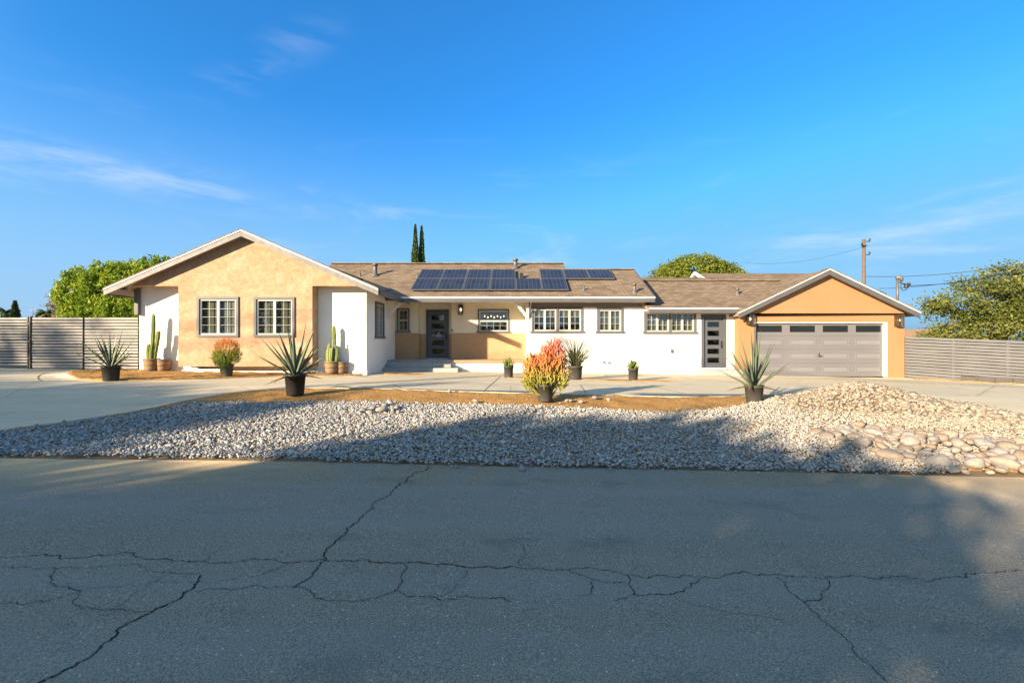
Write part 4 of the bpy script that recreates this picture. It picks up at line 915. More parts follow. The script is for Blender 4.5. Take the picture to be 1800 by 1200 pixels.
def lantern(px, y0, y1, D, wpx, label):
    x = X(px, D); zt_ = Z(y0, D); zb = Z(y1, D); w = wpx/F*D/2; h = zt_-zb
    o = empty('wall_lantern', (x, D, zb), label, 'wall lamp', 'wall lanterns on the house')
    mb = MB(); d = 2*w
    mb.box(x-w*0.8, x+w*0.8, D-0.02, D-0.001, zb, zt_); mb.box(x-w, x+w, D-d, D-0.021, zt_-0.05*h, zt_); mb.box(x-w, x+w, D-d, D-0.021, zb, zb+0.06*h)
    for sx in (-1, 1):
        for yy in (D-d, D-0.052): mb.box(x+sx*w-(0.032 if sx > 0 else 0), x+sx*w+(0 if sx > 0 else 0.032), yy, yy+0.03, zb+0.06*h, zt_-0.05*h)
    mb.box(x-0.03, x+0.03, D-d/2-0.03, D-d/2+0.03, zt_-0.3*h, zt_-0.05*h); mb.build('frame', M['bronze'], o)
    b = MB(); b.lathe([(0, -0.09), (0.03, -0.07), (0.04, -0.03), (0.025, 0.02), (0.015, 0.03)], 10, (x, D-d/2, zt_-0.42*h)); b.build('bulb', M['bulb'], o)
    p = MB(); t = 0.004
    p.box(x-w+0.02, x+w-0.02, D-d+0.006, D-d+0.006+t, zb+0.06*h, zt_-0.05*h); p.box(x-w+0.006, x-w+0.01, D-d+0.02, D-0.043, zb+0.06*h, zt_-0.05*h); p.box(x+w-0.01, x+w-0.006, D-d+0.02, D-0.043, zb+0.06*h, zt_-0.05*h)
    p.build('glass', M['glass'], o)
lantern(810.3, 536, 553, DP, 7.5, 'bronze wall lantern beside the front door above the brick'); lantern(1316, 551.5, 570.5, DG, 10, 'bronze wall lantern between the side door and the garage door')
lantern(1576, 553, 573.5, DG, 10, 'bronze wall lantern at the right corner of the garage')
def bulbs():
    y = DP+0.9; o = empty('string_lights', (X(865, y), y, Z(551, y)), 'row of small glowing bulbs hanging behind the porch window', 'string lights')
    mb = MB(); pts = []
    for k in range(7):
        px = 852+k*5.6; pts.append((X(px, y), y, Z(556+(2 if k % 2 else 0), y)))
    mb.tube([(p[0], p[1], p[2]+0.14) for p in pts], 0.008, 5); [mb.tube([(p[0], p[1], p[2]+0.14), p], 0.006, 5) for p in pts]; mb.build('cord', M['darkmetal'], o)
    for p in pts:
        b = MB(); b.lathe([(0, -0.035), (0.02, -0.02), (0.028, 0), (0.02, 0.03), (0.01, 0.05), (0, 0.05)], 10, p); b.build('bulb', M['bulb'], o)
bulbs()
def solar():
    D0, z0 = onroof(513.5); D1, z1 = onroof(493.5); D2, z2 = onroof(477.5); x0 = X(721, D0); w = 1.028
    nrm = Vector((0, -MS, 1)).normalized()*0.11
    low = ['leftmost', 'second from the left', 'third from the left', 'fourth from the left', 'second from the right', 'rightmost']
    top = {0: 'first from the left', 1: 'second from the left', 2: 'third from the left', 3: 'fourth from the left', 5: 'just right of the gap', 6: 'second from the right', 7: 'rightmost'}
    def panel(xa, xb, ya, za, yb, zb, label):
        xa += 0.01; xb -= 0.01; d = Vector((0, yb-ya, zb-za)).normalized()*0.01
        a = Vector((xa, ya, za))+nrm+d; b = Vector((xb, ya, za))+nrm+d; c = Vector((xb, yb, zb))+nrm-d; e = Vector((xa, yb, zb))+nrm-d
        o = empty('solar_panel', tuple((a+b)/2-nrm), label, 'solar panel', 'solar panels on the main roof')
        mb = MB(); t = nrm.normalized()*0.04; f = 0.025; u = Vector((f, 0, 0)); v = (e-a).normalized()*f
        def frame(P, Q):
            top_ = [mb.av(p) for p in P]; inn = [mb.av(p) for p in Q]; bot = [mb.av(p-t) for p in P]
            for k in range(4): j = (k+1) % 4; mb.face((top_[k], top_[j], inn[j], inn[k])); mb.face((top_[k], bot[k], bot[j], top_[j]))
            mb.face(bot[::-1])
        frame([a, b, c, e], [a+u+v, b-u+v, c-u-v, e+u-v]); mb.build('frame', M['panelframe'], o, recalc=False)
        m2 = MB(); s = nrm.normalized()*0.004; m2.poly([a+u+v-s, b-u+v-s, c-u-v-s, e+u-v-s]); m2.build('cell_sheet', M['cells'], o, recalc=False)
        m3 = MB()
        for xx in (xa+0.2, xb-0.2): m3.box(xx-0.02, xx+0.02, ya+0.1, ya+0.16, za+0.04, za+0.135)
        m3.build('mount', M['panelframe'], o)
    for k in range(6): panel(x0+k*w, x0+(k+1)*w, D0, z0, D1, z1, 'solar panel in the lower row of the roof array, '+low[k])
    for k in (0, 1, 2, 3, 5, 6, 7): panel(x0+k*w, x0+(k+1)*w, D1, z1, D2, z2, 'solar panel in the upper row of the roof array, '+top[k])
    D, z = onroof(489); o = empty('junction_box', (X(916.5, D), D, z), 'small black junction box on the roof in the gap of the solar array', 'junction box')
    mb = MB(); mb.box(X(913.5, D), X(920, D), D-0.05, D+0.1, z-0.05, z+0.22); mb.build('case', M['darkmetal'], o)
solar()
# ------------------------------------------------------------------ service mast, poles, cables
def road_poles():
    y = -10.0
    def pole(x, top, lab):
        o = empty('utility_pole', (x, y, g(x, y)), lab, 'utility pole'); mb = MB(); mb.tube([(x, y, g(x, y)), (x, y, top)], [0.17, 0.13], 10); mb.build('pole', M['pole'], o)
        mb = MB(); mb.box(x-0.9, x+0.9, y-0.2, y-0.1, top-0.5, top-0.38); mb.build('crossarm', M['pole'], o)
    pole(-26.9, H+11.45, 'tall wooden utility pole across the road, between the street trees'); pole(2.0, H+6.8, 'short wooden service pole across the road behind the viewer')
    def wire(A, B, sag, lab):
        A = Vector(A); B = Vector(B); mb = MB(); mb.tube([A.lerp(B, k/24)-Vector((0, 0, sag*4*(k/24)*(1-k/24))) for k in range(25)], 0.045, 6); tag(mb.build('cable', M['darkmetal']), lab, 'cable')
    wire((-62, y, H+9.6), (-26.9, y-.1, H+11.2), 0.6, 'upper cable left of the tall pole across the road'); wire((-62, y, H+9.0), (-26.9, y-.1, H+10.5), 0.55, 'lower cable left of the tall pole across the road')
    wire((-26.9, y-.1, H+11.25), (2.0, y, H+6.8), 0.25, 'cable dropping right from the tall pole across the road')
road_poles()
def mast():
    D = 17.5; x = X(1577.5, D); zr = GR-GM*(x-GX); zt_ = Z(488.5, D)
    o = empty('service_mast', (x, D, zr), 'steel electric service mast with weatherhead on the garage roof', 'service mast')
    mb = MB(); mb.tube([(x, D, zr-0.1), (x, D, zt_-0.05)], 0.045, 10); mb.lathe([(0.13, 0), (0.10, 0.03), (0.05, 0.09)], 12, (x, D, zr)); mb.build('pipe', M['metal'], o)
    mb = MB(); mb.tube([(x, D, zt_-0.06), (x, D, zt_+0.02), (x+0.05, D-0.03, zt_+0.05), (x+0.10, D-0.06, zt_-0.02), (x+0.11, D-0.06, zt_-0.14)], [0.055, 0.075, 0.075, 0.07, 0.05], 10); mb.build('weatherhead', M['metal'], o)
    mb = MB(); zz = Z(503, D); mb.tube([(x+0.05, D, zz+0.16), (x+0.3, D, zz+0.06)], 0.02, 6); mb.lathe([(0.06, -0.09), (0.085, -0.04), (0.05, 0), (0.085, 0.04), (0.06, 0.09)], 10, (x+0.34, D, zz+0.02)); mb.lathe([(0.04, -0.07), (0.06, 0), (0.04, 0.07)], 10, (x+0.44, D, zz+0.06))
    mb.tube([(x+0.1, D-0.06, zt_-0.14), (x+0.13, D, zz-0.05), (x+0.2, D, zz-0.16), (x+0.33, D, zz-0.14), (x+0.42, D, zz+0.0)], 0.013, 6); mb.build('insulator', M['darkmetal'], o)
    D2 = 46; px = 1518.5; xp = X(px, D2); o = empty('utility_pole', (xp, D2, g(20, 40)), 'wooden utility pole rising behind the garage roof', 'utility pole')
    mb = MB(); zt2 = Z(421, D2); mb.tube([(xp, D2, g(20, 40)), (xp, D2, zt2)], [0.18, 0.145], 10); mb.build('pole', M['pole'], o)
    for py, l, r in ((425.5, 0.1, 0.36), (433, -0.42, 0.1), (448.5, 0.08, 0.34)):
        mb = MB(); zz = Z(py, D2); mb.box(xp+l-0.05, xp+r, D2-0.35, D2-0.22, zz-0.03, zz+0.03); mb.lathe([(0.05, 0), (0.09, 0.08), (0.05, 0.16), (0.09, 0.22), (0, 0.26)], 8, (xp+(r if r > 0.3 else l), D2-0.3, zz+0.05)); mb.build('crossarm', M['darkmetal'], o)
    def cable(A, B, sag, r, label):
        A = Vector(A); B = Vector(B); mb = MB(); mb.tube([A.lerp(B, k/24)-Vector((0, 0, sag*4*(k/24)*(1-k/24))) for k in range(25)], r, 5); c = mb.build('cable', M['darkmetal'], None); tag(c, label, 'cable')
    ins = Vector((x+0.42, D, Z(502, D)))
    cable(ins, (X(1850, 24), 24, Z(452, 24)), 0.35, 0.014, 'thick black service cable running from the roof mast towards the oak')
    cable((X(1546, 30), 30, Z(507, 30)), (X(1880, 20), 20, Z(455, 20)), 0.3, 0.014, 'thin black cable crossing below the service line at the right')
    cable((xp, D2-0.3, Z(486.5, D2)), (X(1860, 36), 36, Z(452, 36)), 0.5, 0.028, 'black cable running right from the wooden utility pole above the garage')
    cable((X(1310, 60), 60, Z(462, 60)), (xp, D2-0.3, Z(434, D2)), 0.7, 0.013, 'faint cable sloping down left from the top of the utility pole')
mast()

# ------------------------------------------------------------------ fences
def fences():
    D = 15.25; zt_ = Z(557.5, D); n = 17
    def panel(root, x0, x1, name, seed):
        r = random.Random(seed); mb = MB(); zb = g((x0+x1)/2, D)+0.05; hh = (zt_-zb)/n
        for k in range(n):
            j = r.uniform(-0.006, 0.006); mb.box(x0, x1, D+r.uniform(0, 0.006), D+0.022, zb+k*hh+0.020+j, zb+(k+1)*hh-0.014+j)
        o = mb.build(name, M['oldwood'], root); b = MB(); b.box(x0+0.01, x1-0.01, D+0.03, D+0.05, zb+0.02, zt_-0.05); b.build('gap_shade_sheet', M['gap'], o); return o
    f = empty('slat_fence', (X(20, D), D, g(-18, D)), 'weathered grey horizontal slat fence left of the side gate', 'fence')
    panel(f, -26, X(48.5, D), 'slat_panel', 1); mb = MB(); mb.box(X(49, D), X(50.8, D), D-0.03, D+0.08, g(-16, D)-0.1, zt_+0.02); mb.build('post', M['darkmetal'], f)
    f = empty('side_gate', (X(100, D), D, g(-15, D)), 'wide weathered slat gate with dark hinge posts beside the tan house', 'gate')
    panel(f, X(55.5, D), X(146, D), 'slat_panel', 2); panel(f, X(147.3, D), X(242, D), 'slat_panel', 3)
    for a, b in ((52.4, 54.8), (146.3, 147.0)):
        mb = MB(); mb.box(X(a, D), X(b, D), D-0.03, D+0.07, g(-14, D)+0.02, zt_+0.03 if a < 100 else zt_-0.01); mb.build('post', M['darkmetal'], f)
    mb = MB()
    for z in (0.35, 0.9, 1.5): mb.box(X(50.9, D), X(55.2, D), D-0.045, D-0.031, g(-16, D)+z, g(-16, D)+z+0.07)
    mb.build('hinge', M['darkmetal'], f)
    # right fence, falling with the ground
    A = Vector((15.06, 17.55, 0)); B = Vector((20.3, 12.55, 0)); d = (B-A).normalized(); nr = Vector((d.y, -d.x, 0))
    if nr.y > 0: nr = -nr
    L = (B-A).length; za0, za1 = Z(591, 17.5), Z(598.5, 15.4); slope = (za1-za0)/((X(1800, 15.4)-15.06)**2+(2.1)**2)**0.5
    f = empty('slat_fence', tuple(A+Vector((0, 0, g(15, 17.5)))), 'grey painted horizontal slat fence right of the garage', 'fence')
    n = 14; ps = 1.35; k = 0; r = random.Random(6); hh = 1.56/n
    while k*ps < L:
        s0 = k*ps; s1 = min(L, s0+ps-0.005); mb = MB(); wav = [r.uniform(-0.014, 0.014) for _ in range(n)]
        for i in range(n):
            p = A+d*s0; q = A+d*s1; zt0 = za0+slope*s0-i*hh; zt1 = za0+slope*s1-i*hh; mid = p.lerp(q, 0.5); zm = (zt0+zt1)/2+wav[i]
            for u, zu, w, zw in ((p, zt0, mid, zm), (mid, zm, q, zt1)): mb.bar((u.x, u.y, zu-hh/2), (w.x, w.y, zw-hh/2), 0.022, hh*0.74)
            for zz0, zz1 in ((zt0-hh*0.5, zt1-hh*0.5),): mb.bar((p.x-nr.x*0.09, p.y-nr.y*0.09, zz0-hh/2), (q.x-nr.x*0.09, q.y-nr.y*0.09, zz1-hh/2), 0.02, hh*0.8)
        mb.build('slat_panel', M['greyslat'], f)
        mb = MB(); p = A+d*(s0+0.05)-nr*0.06; mb.box(p.x-0.045, p.x+0.045, p.y-0.045, p.y+0.045, g(p.x, p.y)-0.1, za0+slope*s0-0.02); mb.build('post', M['greyslat'], f); k += 1
    bw = empty('block_border', tuple(A+nr*0.14+Vector((0, 0, g(15, 17.5)))), 'low row of grey concrete blocks along the foot of the right fence', 'block border'); mb = MB(); s = 1.6
    while s < L:
        p = A+d*s+nr*0.16; q = A+d*(s+0.40)+nr*0.16; z = g(p.x, p.y)+0.11; mb.bar((p.x, p.y, z), (q.x, q.y, g(q.x, q.y)+0.11), 0.16, 0.19); s += 0.42
    mb.build('block_row', M['block'], bw)
fences()
# ------------------------------------------------------------------ potted plants
def pot(root, r, h, mat='pot', n=28):
    mb = MB(); mb.lathe([(0, 0), (r*0.80, 0), (r*0.82, 0.02), (r*0.97, h-0.05), (r*1.05, h-0.05), (r*1.06, h), (r*0.98, h), (r*0.95, h-0.06)], n)
    p = mb.build('pot', M[mat], root, True); mb = MB(); mb.lathe([(r*0.955, h-0.055), (r*0.5, h-0.04), (0, h-0.035)], n); mb.build('soil', M['soil'], p, True); return p
def blades(root, name, n, L, Wd, seed, e0, e1, mat, z0, curve=0.0, fold=0.28, r0=0.05, st=8, lenvar=0.15, shape=0.35, tintbase=0.3, sd=1.0):
    r = random.Random(seed); V = []; Fc = []; T = []; az0 = r.uniform(0, 6.28)
    for i in range(n):
        az = az0+i*2.39996+r.uniform(-.25, .25); f = (i/(n-1)); e = R(e0+(e1-e0)*f**sd+r.uniform(-6, 6)); ln = L*(1-0.18*(1-f) if n > 12 else 1)*(1+r.uniform(-lenvar, lenvar)); w = Wd*r.uniform(.8, 1.15); tb = r.uniform(-.12, .12)
        rd = Vector((math.cos(az), math.sin(az), 0)); sd_ = Vector((-math.sin(az), math.cos(az), 0)); p = rd*r0*(1-f*0.6)+Vector((0, 0, z0+0.02*f)); b0 = len(V); bend = curve*r.uniform(.5, 1.4); e_ = e
        tw = r.uniform(-.25, .25)
        for k in range(st+1):
            t = k/st; dirv = rd*math.cos(e_)+Vector((0, 0, math.sin(e_))); up = -rd*math.sin(e_)+Vector((0, 0, math.cos(e_)))
            ww = w*((0.62+0.38*min(1, t/shape)) if t < shape else max(0.02, (1-((t-shape)/(1-shape))**1.5)))
            sx = sd_*math.cos(tw*t)+up*math.sin(tw*t); u2 = up*math.cos(tw*t)-sd_*math.sin(tw*t)
            V += [p+sx*ww/2+u2*ww*fold, p-u2*ww*0.10, p-sx*ww/2+u2*ww*fold, p-u2*(ww*0.10+ww*0.16)]
            T += [tintbase+tb+0.35, tintbase+tb, tintbase+tb+0.35, tintbase+tb-0.12]
            if k < st: p = p+dirv*(ln/st); e_ = e_-bend/st
            if k:
                q = b0+4*(k-1)
                for a, c in ((0, 1), (1, 2), (2, 3), (3, 0)): Fc.append((q+a, q+c, q+4+c, q+4+a))
    mesh_np(name, V, Fc, M[mat], root, np.clip(T, 0, 1), smooth=False)
def potted_agave(px, py, label, r, h, n, L, Wd, seed, e0=18, mat='pot', rz=0.0, sd=0.8):
    x, y = gp(px, py); o = empty('potted_agave', (x, y, g(x, y)+0.025), label, 'potted agave', 'agaves in black pots', rz); pot(o, r, h, mat)
    blades(o, 'leaf_rosette', n, L, Wd, seed, e0, 84, 'agave', h-0.05, 0.03, sd=sd, lenvar=0.22)
    blades(o, 'dry_leaves', 5, L*0.5, Wd*0.8, seed+50, -12, 12, 'dryleaf', h-0.04, 0.5, r0=0.06, sd=1); return o
potted_agave(195, 670.5, 'blue-green agave in a black pot in the left dirt bed by the slat gate', 0.20, 0.39, 23, 0.86, 0.055, 3, 30)
potted_agave(519, 695.5, 'large spreading agave in a black pot in the dirt before the tan bay', 0.215, 0.45, 20, 1.08, 0.085, 8, 30)
ag = potted_agave(1325.5, 709, 'grey-green agave in a dusty black pot in front of the garage door', 0.19, 0.37, 22, 1.06, 0.066, 5, 24, 'dustypot')
blades(ag, 'pup_leaves', 12, 0.17, 0.035, 4, 10, 75, 'smallagave', 0.32, 0.1, r0=0.13)
def small_agave(px, py, label, seed):
    x, y = gp(px, py); o = empty('potted_agave', (x, y, g(x, y)+0.03), label, 'potted agave', 'small agaves in pots', 0); pot(o, 0.165, 0.37, 'dustypot')
    blades(o, 'leaf_rosette', 34, 0.33, 0.06, seed, 30, 84, 'smallagave', 0.33, 0.1, st=5)
small_agave(894, 664.5, 'small squat agave in a grey pot on the drive below the porch window', 12); small_agave(1113, 669.5, 'small squat agave in a grey pot on the dirt patch by the white wall', 13)
x, y = gp(1011, 667.5); o = empty('potted_grass', (x, y, g(x, y)+0.03), 'arching pale grass plant in a black pot behind the red fire stick bush', 'potted grass'); pot(o, 0.24, 0.42, 'dustypot')
blades(o, 'grass_blades', 130, 0.92, 0.028, 5, 35, 86, 'grass', 0.36, 0.8, r0=0.10, st=7, lenvar=0.35, sd=0.6); blades(o, 'leaf_rosette', 6, 0.35, 0.02, 9, 50, 80, 'agave', 0.36, 0.2, r0=0.1)
def sticks(root, lobes, n, ln, rad, seed, mat, zlo, zhi, spread=0.55, outline=0.0, gamma=1.0):
    # pencil stems rising from the pot and forking: many thin tapering prisms
    rng = np.random.default_rng(seed); V = []; Fc = []; T = []
    def seg(p, q, r0, r1, t0, t1):
        d = q-p; d /= np.linalg.norm(d)+1e-9; u = np.cross(d, [0.3, 0.9, 0.1]); u /= np.linalg.norm(u)+1e-9; v = np.cross(d, u); b = len(V)
        for c, rr, tt in ((p, r0, t0), (q, r1, t1)):
            for k in range(4): a = k*math.pi/2; V.append(c+(u*math.cos(a)+v*math.sin(a))*rr); T.append(tt)
        for k in range(4): j = (k+1) % 4; Fc.append((b+k, b+j, b+4+j, b+4+k))
    for lo in lobes:
        c = np.array(lo[:3]); rr = np.array(lo[3:6]); m = int(n*lo[6])
        foot = np.array([c[0]*0.15, c[1]*0.15, zlo-0.12])
        for _ in range(m):
            d = rng.normal(size=3); d /= np.linalg.norm(d); p = c+rr*d*rng.uniform(0.25, 1)**(1/2.2)
            if p[2] < zlo-0.12: continue
            ax = p-foot; ax /= np.linalg.norm(ax); ax = ax*spread+np.array([0, 0, 1-spread])+rng.normal(0, 0.22, 3); ax /= np.linalg.norm(ax); l = ln*rng.uniform(.55, 1.25)
            tt = lambda q: float(np.clip(((q[2]-zlo)/(zhi-zlo))**gamma+rng.normal(0, 0.07), 0, 1))
            a = p-ax*l*0.6; seg(a, p, rad, rad*.85, tt(a), tt(p))
            for _k in range(rng.integers(2, 4)):
                dd = ax+rng.normal(0, 0.34, 3); dd /= np.linalg.norm(dd); q = p+dd*l*rng.uniform(.4, .75); seg(p, q, rad*.8, rad*.45, tt(p), min(1, tt(q)+0.06))
        for _ in range(10):
            q = c+rng.normal(0, 0.35, 3)*rr; seg(foot+rng.normal(0, 0.03, 3), q, rad*1.8, rad, 0.15, 0.3)
    mesh_np('stems', np.array(V), Fc, M[mat], root, np.array(T))
x, y = gp(958, 706.5); o = empty('fire_stick_bush', (x, y, g(x, y)+0.02), 'tall red and yellow fire stick bush in a pot on the dirt strip', 'potted bush', 'fire stick bushes'); pot(o, 0.185, 0.36, 'dustypot')
sticks(o, [(-0.10, 0, 0.62, .40, .34, .34, 1.0), (0.20, 0.03, 0.86, .26, .24, .46, .85), (-0.27, -.02, 0.74, .17, .2, .28, .35), (0.03, -.05, 0.84, .22, .22, .30, .5), (0.34, 0.0, 0.55, .18, .2, .30, .3), (-.30, -.05, .42, .18, .2, .2, .25)], 300, 0.15, 0.0108, 3, 'fire', 0.22, 1.32)
blades(o, 'dry_leaves', 16, 0.32, 0.02, 31, -35, 20, 'grass', 0.40, 0.6, r0=0.2, st=5)
x, y = gp(398.5, 664.5); o = empty('fire_stick_bush', (x, y, g(x, y)+0.05), 'rounded orange fire stick bush with green base in a pot beneath the tan bay window', 'potted bush', 'fire stick bushes'); pot(o, 0.175, 0.36, 'dustypot')
sticks(o, [(0.0, 0, 0.74, .36, .34, .40, 1.0), (-.22, 0, .56, .22, .2, .22, .3), (.22, 0, .60, .22, .2, .22, .3), (-.02, -.18, .40, .22, .14, .18, .25)], 620, 0.10, 0.0055, 6, 'fire2', 0.26, 1.18, 0.7, gamma=1.35)
def barrel(root, r, h):
    mb = MB(); n = 24; prof = [(0, 0.0), (r*0.86, 0.0), (r*0.93, h*0.35), (r, h*0.8), (r*1.0, h), (r*0.9, h), (r*0.88, h-0.07), (0, h-0.07)]; mb.lathe(prof, n)
    b = mb.build('barrel', M['barrelwood'], root, True)
    for z, rr in ((0.12*h, r*0.895), (0.5*h, r*0.965), (0.9*h, r*1.005)):
        mb = MB(); mb.lathe([(rr, z-0.018), (rr+0.008, z-0.018), (rr+0.008, z+0.018), (rr, z+0.018)], n); mb.build('hoop', M['metal'], b, True)
    mb = MB(); mb.lathe([(r*0.87, h-0.055), (0, h-0.045)], 20); mb.build('soil', M['soil'], b, True)
def column_cactus(root, pts, rad, seed, ribs=7):
    V = []; Fc = []; T = []; n = ribs*4; P = [Vector(p) for p in pts]; Q = []
    for a, b in zip(P, P[1:]):
        for k in range(6): Q.append(a.lerp(b, k/6))
    Q.append(P[-1]); m = len(Q)
    for k, p in enumerate(Q):
        t = k/(m-1); rr = rad*(0.8+0.2*min(1, t*4)); rr *= math.sqrt(max(0.0, 1-max(0, (t-0.88)/0.12)**2))+0.02
        rr *= 1+0.05*math.sin(k*1.7+seed)
        for j in range(n):
            a = 2*math.pi*j/n; ph = (j % 4)/4; s = 1-0.26*(1-abs(2*ph-1))
            V.append((p.x+rr*s*math.cos(a), p.y+rr*s*math.sin(a), p.z)); T.append(0.85 if j % 4 == 0 else (0.08 if j % 4 == 2 else 0.35))
    for k in range(m-1):
        for j in range(n): Fc.append((k*n+j, k*n+(j+1) % n, (k+1)*n+(j+1) % n, (k+1)*n+j))
    mesh_np('cactus_stem', V, Fc, M['cactus'], root, T, smooth=True)
def cactus_group(px, py, label, stems, rz=0):
    x, y = gp(px, py); o = empty('potted_cactus', (x, y, g(x, y)+0.06), label, 'potted cactus', 'columnar cacti in half barrels'); barrel(o, 0.225, 0.40)
    for k, (pts, r) in enumerate(stems): column_cactus(o, pts, r, k+px)
    return o, x, y
o, cxl, cyl = cactus_group(267, 655, 'tall thin cactus with low arms in a wooden half barrel at the left white wall', [([(0.02, 0, .34), (0.0, .02, .8), (.03, .02, 1.28), (.05, 0, 1.87)], .062), ([(.10, -.03, .34), (.14, -.03, .65), (.20, -.02, 1.02), (.235, -.02, 1.30)], .062), ([(-.10, -.02, .34), (-.12, 0, .6), (-.10, 0, .88)], .058), ([(.03, -.08, .34), (.05, -.09, .62), (.09, -.08, .95)], .055)])
o, cxr, cyr = cactus_group(583.5, 659.5, 'crowded cactus with a dry stalk in a wooden half barrel right of the tan bay', [([(.05, .02, .34), (.06, .02, .8), (.07, .02, 1.2), (.05, .02, 1.56)], .060), ([(-.09, -.02, .34), (-.10, 0, .6), (-.08, 0, .98)], .058), ([(.14, -.02, .34), (.17, -.02, .6), (.16, 0, .92)], .055), ([(.01, -.08, .34), (.0, -.09, .6), (.02, -.08, .86)], .05), ([(-.15, .04, .34), (-.17, .05, .55), (-.15, .04, .80)], .045)])
mb = MB(); mb.tube([(0.03, -0.10, .36), (0.05, -.13, .7), (0.09, -.12, 1.02), (0.10, -.10, 1.08)], [.014, .012, .02, .008], 7); mb.tube([(0.06, -.12, .86), (-.02, -.14, .93), (-.05, -.13, .99)], .012, 6); mb.tube([(0.08, -.12, .92), (.16, -.13, .90), (.19, -.12, .82)], .012, 6); mb.build('dry_stalk', M['curtain'], o, True)
for x, y, lab in ((cxl+0.30, cyl+0.10, 'empty wooden half barrel behind the tall left cactus'), (cxr+0.27, cyr+0.12, 'empty wooden half barrel behind the crowded right cactus')):
    o = empty('half_barrel', (x, y, g(x, y)+0.06), lab, 'barrel', 'spare half barrels'); barrel(o, 0.20, 0.38)
def wire_stand(px, py, label, w, h, seed):
    x, y = gp(px, py); o = empty('wire_stand', (x, y, g(x, y)+0.05), label, 'plant stand', 'wrought iron plant stands'); mb = MB(); r = random.Random(seed)
    for s in (-1, 1):
        for q in (-1, 1): mb.tube([(s*w*.8, q*w*.6, 0), (s*w*.55, q*w*.5, h*.5), (s*w*.9, q*w*.6, h)], 0.011, 6)
        mb.tube([(s*w*.5+w*.3*math.cos(a*.7), -w*.55, h*.55+w*.3*math.sin(a*.7)) for a in range(10)], 0.009, 6)
    for z in (0.25*h, h): mb.tube([(w*math.cos(a*math.pi/8), w*.65*math.sin(a*math.pi/8), z) for a in range(17)], 0.010, 6)
    mb.build('wire_frame', M['darkmetal'], o, True)
wire_stand(247, 651, 'black wire stand at the left end of the white wall', 0.10, 0.22, 1); wire_stand(564.5, 657, 'black wire stand left of the right cactus barrel', 0.09, 0.24, 2); wire_stand(609, 658.5, 'wide black wire stand right of the right cactus barrel', 0.17, 0.27, 3)

# ------------------------------------------------------------------ trees
def leaf_cards(C, size, rng, elong=1.5, up=None):
    n = len(C); a = rng.normal(size=(n, 3)); a /= np.linalg.norm(a, axis=1)[:, None]
    if up is not None: a = a*(1-up[1])+np.array(up[0])[None]*up[1]; a /= np.linalg.norm(a, axis=1)[:, None]
    b = np.cross(a, rng.normal(size=(n, 3))); b /= np.linalg.norm(b, axis=1)[:, None]; s = size*rng.uniform(.6, 1.3, n)[:, None]
    P = np.stack([C-a*s*elong*.5, C+b*s*.42, C+a*s*elong*.5, C-b*s*.42], 1)
    return P.reshape(-1, 3), np.arange(4*n).reshape(n, 4)
def tree(name, label, cat, base, lobes, nclu, nleaf, clu, leaf, mat, seed, trunk=0.22, droop=0.0, shell=0.45, holes=0.0, group=None, elong=1.5, up=None, limbs=True, zmin=None, hole_sc=0.9):
    rng = np.random.default_rng(seed); o = empty(name, base, label, cat, group); Cs = []; Ts = []
    vol = np.array([(l[3]*l[4]*l[5])**(2/3) for l in lobes]); vol /= vol.sum()
    tips = []
    while len(tips) < nclu:
        l = lobes[rng.choice(len(lobes), p=vol)]; d = rng.normal(size=3); d /= np.linalg.norm(d); p = np.array(l[:3])+np.array(l[3:6])*d*(shell+(1-shell)*rng.uniform()**0.6)
        if zmin is not None and p[2] < zmin: continue
        if holes and noise.noise(Vector((p+seed*3.1)*hole_sc)) > 0.35-holes: continue
        tips.append(p)
    for p in tips:
        k = int(nleaf*rng.uniform(.6, 1.4)); q = rng.normal(0, clu*0.5, (k, 3)); q[:, 2] *= 0.8
        if droop: t = rng.uniform(0, 1, k); q[:, 2] = -t*droop*rng.uniform(.5, 1.3); q[:, :2] *= 0.35
        Cs.append(p[None]+q); Ts.append(np.clip(rng.normal(0.5, 0.16)+rng.normal(0, 0.14, k), 0, 1))
    C = np.vstack(Cs); T = np.concatenate(Ts)
    V, Fc = leaf_cards(C, leaf, rng, elong, up); mesh_np('crown', V, Fc, M[mat], o, np.repeat(T, 4))
    if trunk:
        mb = MB(); top = np.mean([l[:3] for l in lobes], 0); h0 = top[2]*0.42; r = random.Random(seed)
        mb.tube([(0, 0, -0.1), (0.05*h0, 0.03, h0*0.5), (top[0]*0.25, top[1]*0.25, h0)], [trunk*1.25, trunk, trunk*.8], 10)
        if limbs:
            for l in lobes:
                mid = Vector((top[0]*.25, top[1]*.25, h0)).lerp(Vector(l[:3]), 0.55)+Vector((r.uniform(-.2, .2), r.uniform(-.2, .2), 0.1)); mb.tube([(top[0]*.25, top[1]*.25, h0*0.97), mid, l[:3]], [trunk*.6, trunk*.38, trunk*.16], 7)
                for _ in range(3): e = Vector(l[:3])+Vector((r.uniform(-1, 1)*l[3], r.uniform(-1, 1)*l[4], r.uniform(-.3, .9)*l[5]))*0.8; mb.tube([mid.lerp(Vector(l[:3]), .6), mid.lerp(e, .7)+Vector((0, 0, .08)), e], [trunk*.2, trunk*.12, trunk*.04], 5)
        mb.build('trunk', M['bark'], o, True)
    return o
D = 27; s_ = F/D; gz = g(-22, D)
